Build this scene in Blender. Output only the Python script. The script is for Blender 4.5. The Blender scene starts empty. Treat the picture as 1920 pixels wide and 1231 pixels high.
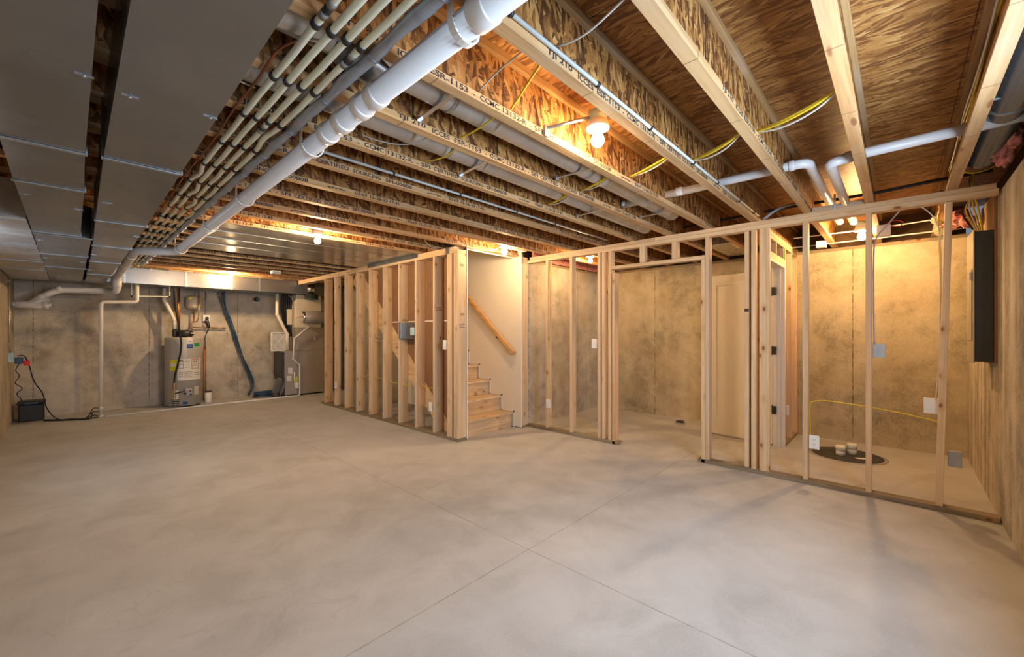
import bpy, bmesh, math, random
from mathutils import Vector, Matrix
random.seed(7)
SC = bpy.context.scene
COL = SC.collection
PI = math.pi

# ------------------------------------------------------------------ place constants (metres)
H_CAM = 1.317
F_PX = 776.9
YAWU = (-0.7305, 0.6829)            # world +Y expressed in (right, forward) of the camera
YAWV = (0.6829, 0.7305)             # world +X
ZJ = 2.342                          # underside of the joists
ZD = 2.644                          # underside of the deck
SP = 0.4064
def JY(k): return 0.986 + SP * k
XL, YS, XE, YN, XST, YF = -0.561, -0.515, 6.377, 3.85, 4.36, 9.747
ZW = 2.298                          # top of the concrete

def _ray(x, y):
    r = (x - 960) / F_PX
    return (r * YAWV[0] + YAWV[1], r * YAWU[0] + YAWU[1], (621.4 - y) / F_PX)
def PY(x, y, Y):                    # survey helper: a measured sight line met with the vertical plane Y
    a, b, c = _ray(x, y); t = Y / b
    return Vector((a * t, Y, H_CAM + c * t))
def PX(x, y, X):
    a, b, c = _ray(x, y); t = X / a
    return Vector((X, b * t, H_CAM + c * t))

# ------------------------------------------------------------------ materials
def new_mat(name):
    m = bpy.data.materials.new(name); m.use_nodes = True
    nt = m.node_tree
    return m, nt, nt.nodes['Principled BSDF']
def nd(nt, kind, **kw):
    n = nt.nodes.new(kind)
    for k, v in kw.items():
        if hasattr(n, k): setattr(n, k, v)
        else: n.inputs[k].default_value = v
    return n
def lk(nt, a, b): nt.links.new(a, b)
def math_(nt, op, a, b=None, clamp=False):
    n = nt.nodes.new('ShaderNodeMath'); n.operation = op; n.use_clamp = clamp
    for i, v in enumerate((a, b)):
        if v is None: continue
        if isinstance(v, (int, float)): n.inputs[i].default_value = v
        else: nt.links.new(v, n.inputs[i])
    return n.outputs[0]
def mix_(nt, fac, a, b, mode='MIX'):
    n = nt.nodes.new('ShaderNodeMix'); n.data_type = 'RGBA'; n.blend_type = mode
    for s, v in ((n.inputs[0], fac), (n.inputs[6], a), (n.inputs[7], b)):
        if isinstance(v, (int, float)): s.default_value = v
        elif isinstance(v, tuple): s.default_value = (*v[:3], 1)
        else: nt.links.new(v, s)
    return n.outputs[2]
def ramp_(nt, fac, stops):
    n = nt.nodes.new('ShaderNodeValToRGB'); cr = n.color_ramp
    while len(cr.elements) < len(stops): cr.elements.new(0.5)
    for e, (p, c) in zip(cr.elements, stops):
        e.position = p; e.color = (*c[:3], 1) if isinstance(c, tuple) else (c, c, c, 1)
    nt.links.new(fac, n.inputs[0])
    return n.outputs[0]
def coords(nt, scale=(1, 1, 1), rnd=True, rot=(0, 0, 0), loc=(0, 0, 0)):
    tc = nt.nodes.new('ShaderNodeTexCoord'); v = tc.outputs['Object']
    if rnd:
        oi = nt.nodes.new('ShaderNodeObjectInfo')
        m = math_(nt, 'MULTIPLY', oi.outputs['Random'], 53.0)
        a = nt.nodes.new('ShaderNodeVectorMath'); a.operation = 'ADD'
        nt.links.new(v, a.inputs[0]); nt.links.new(m, a.inputs[1]); v = a.outputs[0]
    mp = nt.nodes.new('ShaderNodeMapping'); nt.links.new(v, mp.inputs[0])
    mp.inputs['Scale'].default_value = scale; mp.inputs['Rotation'].default_value = rot
    mp.inputs['Location'].default_value = loc
    return mp.outputs[0]
def noise_(nt, vec, scale, detail=3, rough=0.5, dist=0.0):
    n = nt.nodes.new('ShaderNodeTexNoise'); nt.links.new(vec, n.inputs['Vector'])
    n.inputs['Scale'].default_value = scale; n.inputs['Detail'].default_value = detail
    n.inputs['Roughness'].default_value = rough; n.inputs['Distortion'].default_value = dist
    return n.outputs['Fac']
def bump_(nt, bsdf, h, strength=0.3, dist=0.01):
    b = nt.nodes.new('ShaderNodeBump'); b.inputs['Strength'].default_value = strength
    b.inputs['Distance'].default_value = dist
    nt.links.new(h, b.inputs['Height']); nt.links.new(b.outputs[0], bsdf.inputs['Normal'])

def plain(name, col, rough=0.5, metal=0.0, var=0.06, scale=14, bump=0.0):
    m, nt, b = new_mat(name)
    v = coords(nt)
    n = noise_(nt, v, scale, 3)
    lo = tuple(max(0, c * (1 - var * 2)) for c in col); hi = tuple(min(1, c * (1 + var * 2)) for c in col)
    lk(nt, ramp_(nt, n, [(0.3, lo), (0.7, hi)]), b.inputs['Base Color'])
    b.inputs['Roughness'].default_value = rough; b.inputs['Metallic'].default_value = metal
    if bump: bump_(nt, b, n, bump, 0.004)
    return m

def lumber(name, axis, base=(0.72, 0.565, 0.385), dark=(0.56, 0.40, 0.235), knots=True, grey=0.0):
    m, nt, b = new_mat(name)
    sc = [22, 22, 22]; sc['XYZ'.index(axis)] = 0.9
    v = coords(nt, tuple(sc))
    g = noise_(nt, v, 1.0, 4, 0.6, 0.6)
    sc2 = [90, 90, 90]; sc2['XYZ'.index(axis)] = 3
    f = noise_(nt, coords(nt, tuple(sc2)), 1.0, 2, 0.5)
    g2 = math_(nt, 'ADD', math_(nt, 'MULTIPLY', g, 0.75), math_(nt, 'MULTIPLY', f, 0.25))
    col = ramp_(nt, g2, [(0.30, dark), (0.46, tuple(0.5 * (x + y) for x, y in zip(base, dark))), (0.56, base), (0.8, tuple(min(1, x * 1.16) for x in base))])
    oi = nt.nodes.new('ShaderNodeObjectInfo')
    tint = ramp_(nt, oi.outputs['Random'], [(0.0, (0.84, 0.76, 0.72)), (0.22, (1, 0.99, 0.97)), (0.45, (0.98, 0.84, 0.74)), (0.6, (1.0, 0.99, 0.96)), (0.8, (1.0, 0.93, 0.84)), (1.0, (0.90, 0.88, 0.87))])
    col = mix_(nt, 1.0, col, tint, 'MULTIPLY')
    # weathered grey patches
    w = noise_(nt, coords(nt, tuple(1.5 if i != 'XYZ'.index(axis) else 1.5 for i in range(3))), 1.3, 2)
    col = mix_(nt, math_(nt, 'MULTIPLY', ramp_(nt, w, [(0.52, 0.0), (0.7, 1.0)]), 0.30 + grey), col, (0.50, 0.42, 0.34))
    if knots:
        ks = [8.5, 8.5, 8.5]; ks['XYZ'.index(axis)] = 4.6
        vo = nt.nodes.new('ShaderNodeTexVoronoi'); lk(nt, coords(nt, tuple(ks)), vo.inputs['Vector'])
        vo.inputs['Scale'].default_value = 1.0
        kk = ramp_(nt, vo.outputs['Distance'], [(0.07, 1.0), (0.12, 0.0)])
        sel = nt.nodes.new('ShaderNodeSeparateColor'); lk(nt, vo.outputs['Color'], sel.inputs[0])
        ksel = ramp_(nt, sel.outputs[0], [(0.78, 1.0), (0.84, 0.0)])
        halo = ramp_(nt, vo.outputs['Distance'], [(0.12, 1.0), (0.30, 0.0)])
        col = mix_(nt, math_(nt, 'MULTIPLY', math_(nt, 'MULTIPLY', halo, ksel), 0.5), col, (0.50, 0.27, 0.10))
        col = mix_(nt, math_(nt, 'MULTIPLY', math_(nt, 'MULTIPLY', kk, ksel), 0.85), col, (0.16, 0.07, 0.03))
    if 'joist' in name:
        sx = nt.nodes.new('ShaderNodeSeparateXYZ'); lk(nt, coords(nt), sx.inputs[0])
        jm = math_(nt, 'LESS_THAN', math_(nt, 'MODULO', math_(nt, 'ADD', sx.outputs[0], 40.0), 0.61), 0.006)
        col = mix_(nt, math_(nt, 'MULTIPLY', jm, 0.75), col, (0.16, 0.09, 0.05))
        vb = nt.nodes.new('ShaderNodeTexVoronoi'); lk(nt, coords(nt, (3.0, 14, 14)), vb.inputs['Vector']); vb.inputs['Scale'].default_value = 1
        sb = nt.nodes.new('ShaderNodeSeparateColor'); lk(nt, vb.outputs['Color'], sb.inputs[0])
        kb = math_(nt, 'MULTIPLY', ramp_(nt, vb.outputs['Distance'], [(0.14, 1.0), (0.2, 0.0)]), ramp_(nt, sb.outputs[0], [(0.22, 1.0), (0.28, 0.0)]))
        col = mix_(nt, math_(nt, 'MULTIPLY', kb, 0.8), col, (0.24, 0.09, 0.035))
    lk(nt, col, b.inputs['Base Color'])
    b.inputs['Roughness'].default_value = 0.62
    b.inputs['Specular IOR Level'].default_value = 0.3
    bump_(nt, b, g2, 0.12, 0.003)
    return m

def osb(name, plane, angles, stops, su=9, sv=46, rough=0.55):
    m, nt, b = new_mat(name)
    rot = {'XY': (0, 0, 0), 'XZ': (PI / 2, 0, 0)}[plane]
    base = coords(nt, (1, 1, 1), True, rot)
    wob = nt.nodes.new('ShaderNodeTexNoise'); lk(nt, base, wob.inputs['Vector']); wob.inputs['Scale'].default_value = 5
    wv = nt.nodes.new('ShaderNodeVectorMath'); wv.operation = 'MULTIPLY_ADD'
    lk(nt, wob.outputs['Color'], wv.inputs[0]); wv.inputs[1].default_value = (0.06, 0.06, 0); lk(nt, base, wv.inputs[2])
    val = None; edge = None
    for i, a in enumerate(angles):
        mp = nt.nodes.new('ShaderNodeMapping'); lk(nt, wv.outputs[0], mp.inputs[0])
        mp.inputs['Rotation'].default_value = (0, 0, a); mp.inputs['Location'].default_value = (3.1 * i, 1.7 * i, 0)
        m2 = nt.nodes.new('ShaderNodeMapping'); lk(nt, mp.outputs[0], m2.inputs[0])
        m2.inputs['Scale'].default_value = (su, sv, 0.0)
        vo = nt.nodes.new('ShaderNodeTexVoronoi'); vo.voronoi_dimensions = '2D'; lk(nt, m2.outputs[0], vo.inputs['Vector'])
        vo.inputs['Scale'].default_value = 1.0
        sep = nt.nodes.new('ShaderNodeSeparateColor'); lk(nt, vo.outputs['Color'], sep.inputs[0])
        fine = nt.nodes.new('ShaderNodeTexNoise'); lk(nt, m2.outputs[0], fine.inputs['Vector']); fine.inputs['Scale'].default_value = 3.5
        d = math_(nt, 'MULTIPLY', vo.outputs['Distance'], 0.30)
        vv = math_(nt, 'SUBTRACT', math_(nt, 'ADD', sep.outputs[0], math_(nt, 'MULTIPLY', math_(nt, 'SUBTRACT', fine.outputs['Fac'], 0.5), 0.55)), d)
        if val is None: val = vv
        else:
            mk = ramp_(nt, sep.outputs[1], [(0.50, 0.0), (0.52, 1.0)])
            n = nt.nodes.new('ShaderNodeMix'); lk(nt, mk, n.inputs[0]); lk(nt, val, n.inputs[2]); lk(nt, vv, n.inputs[3])
            val = n.outputs[0]
    col = ramp_(nt, val, stops)
    sq = nt.nodes.new('ShaderNodeSeparateXYZ'); lk(nt, coords(nt, rnd=(plane == 'XZ')), sq.inputs[0])
    jn = noise_(nt, coords(nt), 12, 2)
    if plane == 'XY':
        a1 = math_(nt, 'LESS_THAN', math_(nt, 'MODULO', math_(nt, 'ADD', sq.outputs[0], 12.2 - 2.73 + 0.004), 1.22), 0.007)
        a2 = math_(nt, 'LESS_THAN', math_(nt, 'MODULO', math_(nt, 'ADD', sq.outputs[1], 24.4 - 2.2), 2.44), 0.005)
        a1 = math_(nt, 'MAXIMUM', a1, a2)
    else:
        a1 = math_(nt, 'LESS_THAN', math_(nt, 'MODULO', math_(nt, 'ADD', sq.outputs[0], 60.0), 0.60), 0.014)
    col = mix_(nt, math_(nt, 'MULTIPLY', a1, ramp_(nt, jn, [(0.35, 0.55), (0.6, 0.95)])), col, (0.02, 0.012, 0.008))
    lk(nt, col, b.inputs['Base Color'])
    b.inputs['Roughness'].default_value = rough
    b.inputs['Specular IOR Level'].default_value = 0.35
    bump_(nt, b, val, 0.35, 0.004)
    return m

def concrete_wall(name, axis, base=(0.40, 0.36, 0.30), streak=0.25, seam0=0.0, seam=0.61, board=0.0):
    """axis: the horizontal direction the wall runs along"""
    m, nt, b = new_mat(name)
    v = coords(nt, rnd=False)
    big = noise_(nt, v, 1.1, 3, 0.6)
    mid = noise_(nt, v, 5.0, 4, 0.65, 0.4)
    fin = noise_(nt, v, 60.0, 3, 0.6)
    st = [1, 1, 1]; st['XYZ'.index(axis)] = 9; st[2] = 0.5
    str_ = noise_(nt, coords(nt, tuple(st), False), 1.0, 4, 0.6)
    f = math_(nt, 'ADD', math_(nt, 'MULTIPLY', big, 0.34), math_(nt, 'MULTIPLY', mid, 0.33))
    f = math_(nt, 'ADD', f, math_(nt, 'MULTIPLY', fin, 0.20))
    f = math_(nt, 'ADD', f, math_(nt, 'MULTIPLY', str_, streak))
    off = (0.87 + streak) / 2
    lo = tuple(c * 0.52 for c in base); hi = tuple(min(1, c * 1.30) for c in base)
    col = ramp_(nt, f, [(off - 0.13, lo), (off - 0.01, base), (off + 0.11, hi)])
    # warm stains
    wn = noise_(nt, v, 2.3, 3, 0.6)
    col = mix_(nt, math_(nt, 'MULTIPLY', ramp_(nt, wn, [(0.45, 0.0), (0.65, 1.0)]), 0.35), col, (0.36, 0.27, 0.15))
    # pits
    vo = nt.nodes.new('ShaderNodeTexVoronoi'); lk(nt, v, vo.inputs['Vector']); vo.inputs['Scale'].default_value = 26
    sp = nt.nodes.new('ShaderNodeSeparateColor'); lk(nt, vo.outputs['Color'], sp.inputs[0])
    pit = math_(nt, 'MULTIPLY', ramp_(nt, vo.outputs['Distance'], [(0.10, 1.0), (0.2, 0.0)]), ramp_(nt, sp.outputs[0], [(0.12, 1.0), (0.16, 0.0)]))
    col = mix_(nt, math_(nt, 'MULTIPLY', pit, 0.6), col, (0.10, 0.08, 0.06))
    # form seams
    sx = nt.nodes.new('ShaderNodeSeparateXYZ'); lk(nt, v, sx.inputs[0])
    u = sx.outputs['XYZ'.index(axis)]
    s = math_(nt, 'ABSOLUTE', math_(nt, 'SUBTRACT', math_(nt, 'MODULO', math_(nt, 'ADD', u, 20 * seam - seam0), seam), seam / 2))
    sn = noise_(nt, coords(nt, (1, 1, 6), False), 3.0, 2)
    ln = math_(nt, 'MULTIPLY', math_(nt, 'LESS_THAN', s, 0.005), ramp_(nt, sn, [(0.35, 0.1), (0.6, 0.85)]))
    col = mix_(nt, ln, col, (0.12, 0.085, 0.05))
    lk(nt, col, b.inputs['Base Color'])
    b.inputs['Roughness'].default_value = 0.9
    b.inputs['Specular IOR Level'].default_value = 0.2
    h = math_(nt, 'ADD', math_(nt, 'MULTIPLY', mid, 0.6), math_(nt, 'MULTIPLY', fin, 0.4))
    if board:
        h = math_(nt, 'ADD', h, math_(nt, 'MULTIPLY', str_, 2.5))
    bump_(nt, b, math_(nt, 'SUBTRACT', h, pit), 0.35, 0.006)
    return m

def floor_mat():
    m, nt, b = new_mat('slab_concrete')
    v = coords(nt, rnd=False)
    n1 = noise_(nt, v, 0.55, 4, 0.6, 0.3); n2 = noise_(nt, v, 3.0, 4, 0.6, 0.6); n3 = noise_(nt, v, 90, 2)
    f = math_(nt, 'ADD', math_(nt, 'MULTIPLY', n1, 0.5), math_(nt, 'ADD', math_(nt, 'MULTIPLY', n2, 0.38), math_(nt, 'MULTIPLY', n3, 0.12)))
    col = ramp_(nt, f, [(0.36, (0.355, 0.342, 0.33)), (0.50, (0.46, 0.452, 0.445)), (0.66, (0.55, 0.545, 0.54))])
    # trowel and tyre scuffs
    wv = nt.nodes.new('ShaderNodeTexNoise'); lk(nt, v, wv.inputs['Vector']); wv.inputs['Scale'].default_value = 1.6; wv.inputs['Detail'].default_value = 2; wv.inputs['Distortion'].default_value = 1.6
    rg = math_(nt, 'ABSOLUTE', math_(nt, 'SUBTRACT', math_(nt, 'MODULO', math_(nt, 'MULTIPLY', wv.outputs['Fac'], 9), 1.0), 0.5))
    ar = noise_(nt, coords(nt, (1, 1, 1), False, (0, 0, 0), (4, 1, 0)), 0.45, 2)
    sc = math_(nt, 'MULTIPLY', ramp_(nt, rg, [(0.0, 1.0), (0.06, 0.0)]), ramp_(nt, ar, [(0.52, 0.0), (0.62, 0.45)]))
    col = mix_(nt, math_(nt, 'MULTIPLY', sc, 0.5), col, (0.33, 0.27, 0.22))
    # saw-cut control joints
    sx = nt.nodes.new('ShaderNodeSeparateXYZ'); lk(nt, v, sx.inputs[0])
    def line(axis, c, w=0.0035):
        return math_(nt, 'LESS_THAN', math_(nt, 'ABSOLUTE', math_(nt, 'SUBTRACT', sx.outputs[axis], c)), w)
    ln = math_(nt, 'MAXIMUM', math_(nt, 'MAXIMUM', line(0, 1.90), line(1, 1.64)), math_(nt, 'MAXIMUM', line(1, 5.9), line(0, 5.45)))
    jn = noise_(nt, coords(nt, (1, 1, 1), False), 7, 2)
    col = mix_(nt, math_(nt, 'MULTIPLY', ln, ramp_(nt, jn, [(0.3, 0.2), (0.6, 0.62)])), col, (0.20, 0.16, 0.13))
    lk(nt, col, b.inputs['Base Color'])
    b.inputs['Roughness'].default_value = 0.62
    b.inputs['Specular IOR Level'].default_value = 0.35
    bump_(nt, b, math_(nt, 'SUBTRACT', math_(nt, 'MULTIPLY', f, 0.4), ln), 0.25, 0.004)
    return m

def metal(name, col=(0.55, 0.56, 0.57), rough=0.38, met=0.85, spangle=0.1, scale=5):
    m, nt, b = new_mat(name)
    v = coords(nt)
    n = noise_(nt, v, scale, 4, 0.6, 0.5)
    lk(nt, ramp_(nt, n, [(0.3, tuple(c * (1 - spangle * 2) for c in col)), (0.7, tuple(min(1, c * (1 + spangle)) for c in col))]), b.inputs['Base Color'])
    lk(nt, ramp_(nt, noise_(nt, v, scale * 0.6, 3), [(0.3, rough * 0.75), (0.7, rough * 1.25)]), b.inputs['Roughness'])
    b.inputs['Metallic'].default_value = met
    bump_(nt, b, noise_(nt, v, 2.2, 2), 0.25, 0.01)
    return m

def emit(name, col, strength):
    m, nt, b = new_mat(name)
    b.inputs['Base Color'].default_value = (1, 1, 1, 1)
    b.inputs['Emission Color'].default_value = (*col, 1)
    b.inputs['Emission Strength'].default_value = strength
    return m

M = {}
M['floor'] = floor_mat()
M['conc_far'] = concrete_wall('far_wall_concrete', 'X', (0.50, 0.465, 0.41), 0.10, 0.3, 1.35)
M['conc_left'] = concrete_wall('left_wall_concrete', 'Y', (0.42, 0.36, 0.28), 0.25, 0.2, 1.2)
M['conc_east'] = concrete_wall('east_wall_concrete', 'Y', (0.47, 0.41, 0.29), 0.08, -0.815, 2.44)
M['conc_near'] = concrete_wall('near_wall_concrete', 'X', (0.47, 0.415, 0.33), 0.50, 0.2, 0.61, 1)
M['conc_north'] = concrete_wall('north_wall_concrete', 'X', (0.48, 0.45, 0.39), 0.12, 0.2, 1.22)
M['conc_stair'] = concrete_wall('stair_wall_concrete', 'Y', (0.40, 0.37, 0.29), 0.12, 0.2, 1.22)
for a in 'XYZ':
    M['lum' + a] = lumber('pine_lumber_' + a.lower(), a)
M['treated'] = lumber('treated_lumber', 'Y', (0.30, 0.25, 0.17), (0.17, 0.13, 0.08))
M['treatedX'] = lumber('treated_lumber_x', 'X', (0.34, 0.29, 0.18), (0.19, 0.15, 0.08))
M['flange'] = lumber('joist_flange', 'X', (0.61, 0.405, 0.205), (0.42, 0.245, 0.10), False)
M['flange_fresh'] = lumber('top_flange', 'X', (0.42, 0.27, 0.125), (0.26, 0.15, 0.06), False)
OS = [(0.02, (0.085, 0.032, 0.009)), (0.22, (0.20, 0.083, 0.023)), (0.50, (0.33, 0.150, 0.041)), (0.75, (0.41, 0.205, 0.062)), (1.0, (0.54, 0.32, 0.12))]
M['deck'] = osb('deck_strand_board', 'XY', (1.72, 1.15, 2.05, 1.55), [(0.02, (0.17, 0.067, 0.019)), (0.25, (0.29, 0.128, 0.036)), (0.50, (0.38, 0.180, 0.052)), (0.75, (0.44, 0.225, 0.070)), (1.0, (0.58, 0.36, 0.15))], 9, 62)
M['web'] = osb('web_strand_board', 'XZ', (1.35, 0.35, 2.3, 1.65), OS, 14, 56)
M['galv'] = metal('galvanised_steel', (0.62, 0.62, 0.61), 0.33, 0.85, 0.10)
M['galv_dull'] = metal('dull_galvanised_steel', (0.245, 0.262, 0.275), 0.27, 0.75, 0.06, 3)
M['galv_bright'] = metal('bright_galvanised_steel', (0.27, 0.27, 0.268), 0.30, 0.85, 0.05, 3)
M['panning'] = metal('joist_panning_steel', (0.40, 0.39, 0.38), 0.22, 0.9, 0.08, 2)
M['cleat'] = metal('cleat_steel', (0.42, 0.44, 0.47), 0.35, 0.8)
M['pvc'] = plain('white_pvc', (0.66, 0.66, 0.67), 0.35, 0, 0.01)
M['pvc_bright'] = plain('bright_white_pvc', (0.80, 0.80, 0.80), 0.3, 0, 0.01)
M['pvc_cream'] = plain('cream_pipe', (0.80, 0.76, 0.68), 0.4, 0, 0.02)
M['pex'] = plain('milky_pex', (0.76, 0.78, 0.62), 0.35, 0, 0.05, 5)
M['conduit'] = plain('grey_plastic_conduit', (0.55, 0.60, 0.60), 0.4, 0, 0.03)
M['wrap'] = metal('grey_pipe_wrap', (0.34, 0.38, 0.44), 0.34, 0.25, 0.14, 9)
M['black'] = plain('black_plastic', (0.018, 0.018, 0.020), 0.45, 0, 0.1)
M['rubber'] = plain('black_rubber', (0.012, 0.012, 0.013), 0.6, 0, 0.1)
M['copper'] = metal('copper', (0.62, 0.27, 0.14), 0.35, 0.85, 0.15)
M['copper_dk'] = metal('aged_copper', (0.36, 0.13, 0.06), 0.45, 0.7, 0.15)
M['brass'] = metal('brass', (0.72, 0.50, 0.20), 0.35, 0.85)
M['chrome'] = metal('chrome', (0.8, 0.8, 0.8), 0.15, 1.0, 0.02)
M['yellow'] = plain('yellow_cable', (0.75, 0.55, 0.03), 0.45, 0, 0.05)
M['white'] = plain('white_plastic', (0.82, 0.82, 0.81), 0.4, 0, 0.01)
M['whitewire'] = plain('white_cable', (0.66, 0.65, 0.62), 0.45, 0, 0.03)
M['greywire'] = plain('grey_cable', (0.42, 0.41, 0.40), 0.45, 0, 0.03)
M['blue'] = plain('blue_tubing', (0.012, 0.06, 0.14), 0.35, 0, 0.15)
M['drywall'] = plain('cream_painted_drywall', (0.80, 0.74, 0.62), 0.75, 0, 0.012, 3)
M['paper'] = plain('brown_drywall_back_paper', (0.25, 0.14, 0.075), 0.85, 0, 0.05, 4)
M['gypsum'] = plain('gypsum_core', (0.75, 0.74, 0.70), 0.8, 0, 0.03)
M['door'] = plain('cream_painted_door', (0.80, 0.70, 0.50), 0.5, 0, 0.01, 2)
M['jamb'] = plain('primed_jamb', (0.74, 0.68, 0.60), 0.5, 0, 0.015)
M['tread'] = lumber('stair_pine', 'X', (0.76, 0.58, 0.37), (0.60, 0.41, 0.22))
M['rail'] = lumber('handrail_oak', 'Y', (0.70, 0.42, 0.17), (0.52, 0.28, 0.10), False)
M['heater'] = plain('grey_enamel', (0.44, 0.43, 0.41), 0.38, 0.1, 0.01)
M['furnace'] = plain('taupe_enamel', (0.36, 0.31, 0.265), 0.42, 0.15, 0.02)
M['furnace2'] = plain('grey_furnace_enamel', (0.36, 0.335, 0.315), 0.42, 0.15, 0.02)
M['tank'] = plain('beige_tank_enamel', (0.66, 0.58, 0.45), 0.4, 0, 0.02)
M['panel'] = plain('charcoal_enamel', (0.045, 0.046, 0.045), 0.42, 0.2, 0.04)
M['panelface'] = plain('grey_panel_face', (0.42, 0.37, 0.28), 0.4, 0.2, 0.02)
M['ply'] = lumber('plywood_edge', 'Z', (0.30, 0.19, 0.09), (0.17, 0.10, 0.045), False)
M['insul'] = plain('pink_glass_wool', (0.62, 0.24, 0.22), 0.95, 0, 0.35, 30, 0.8)
M['foil'] = metal('crinkled_foil', (0.75, 0.68, 0.52), 0.3, 0.8, 0.2, 18)
M['ink'] = plain('black_ink', (0.035, 0.03, 0.035), 0.8, 0, 0.1)
M['red'] = plain('red_plastic', (0.75, 0.02, 0.01), 0.45)
M['bluebox'] = plain('pale_blue_plastic', (0.42, 0.62, 0.70), 0.4)
M['navy'] = plain('navy_plastic', (0.03, 0.07, 0.14), 0.4)
M['grey'] = plain('grey_steel_box', (0.40, 0.41, 0.43), 0.4, 0.4, 0.04)
M['green'] = plain('green_sticker', (0.01, 0.30, 0.09), 0.5)
M['stickblue'] = plain('blue_sticker', (0.01, 0.09, 0.35), 0.4)
M['stickyel'] = plain('yellow_sticker', (0.75, 0.68, 0.02), 0.5)
M['stickwhite'] = plain('white_sticker', (0.78, 0.77, 0.75), 0.5, 0, 0.01)
M['stickorange'] = plain('orange_border_print', (0.50, 0.20, 0.07), 0.5)
M['stickink'] = plain('grey_print', (0.22, 0.2, 0.2), 0.6)
M['sump'] = plain('black_sump_lid', (0.035, 0.035, 0.036), 0.5, 0, 0.2, 8)
M['filter'] = plain('pleated_filter_media', (0.52, 0.52, 0.50), 0.8, 0, 0.15, 60)
M['teal'] = metal('dark_teal_collar', (0.08, 0.12, 0.11), 0.4, 0.6)
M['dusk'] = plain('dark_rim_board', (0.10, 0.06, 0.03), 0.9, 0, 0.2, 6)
WARM = (1.0, 0.665, 0.335)
WARM_E = (1.0, 0.60, 0.245)          # the back rooms have the warmer lamps
for _n, _s in (('bulb1', 820), ('bulb2', 2100), ('bulb3', 600), ('bulb4', 950), ('bulb5', 1350), ('bulb6', 1700)): M[_n] = emit('lit_' + _n, WARM_E if _n in ('bulb4', 'bulb5') else WARM, _s)
M['glass'] = new_mat('window_glass')[0]
_b = M['glass'].node_tree.nodes['Principled BSDF']; _b.inputs['Transmission Weight'].default_value = 1; _b.inputs['Roughness'].default_value = 0.02

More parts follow.
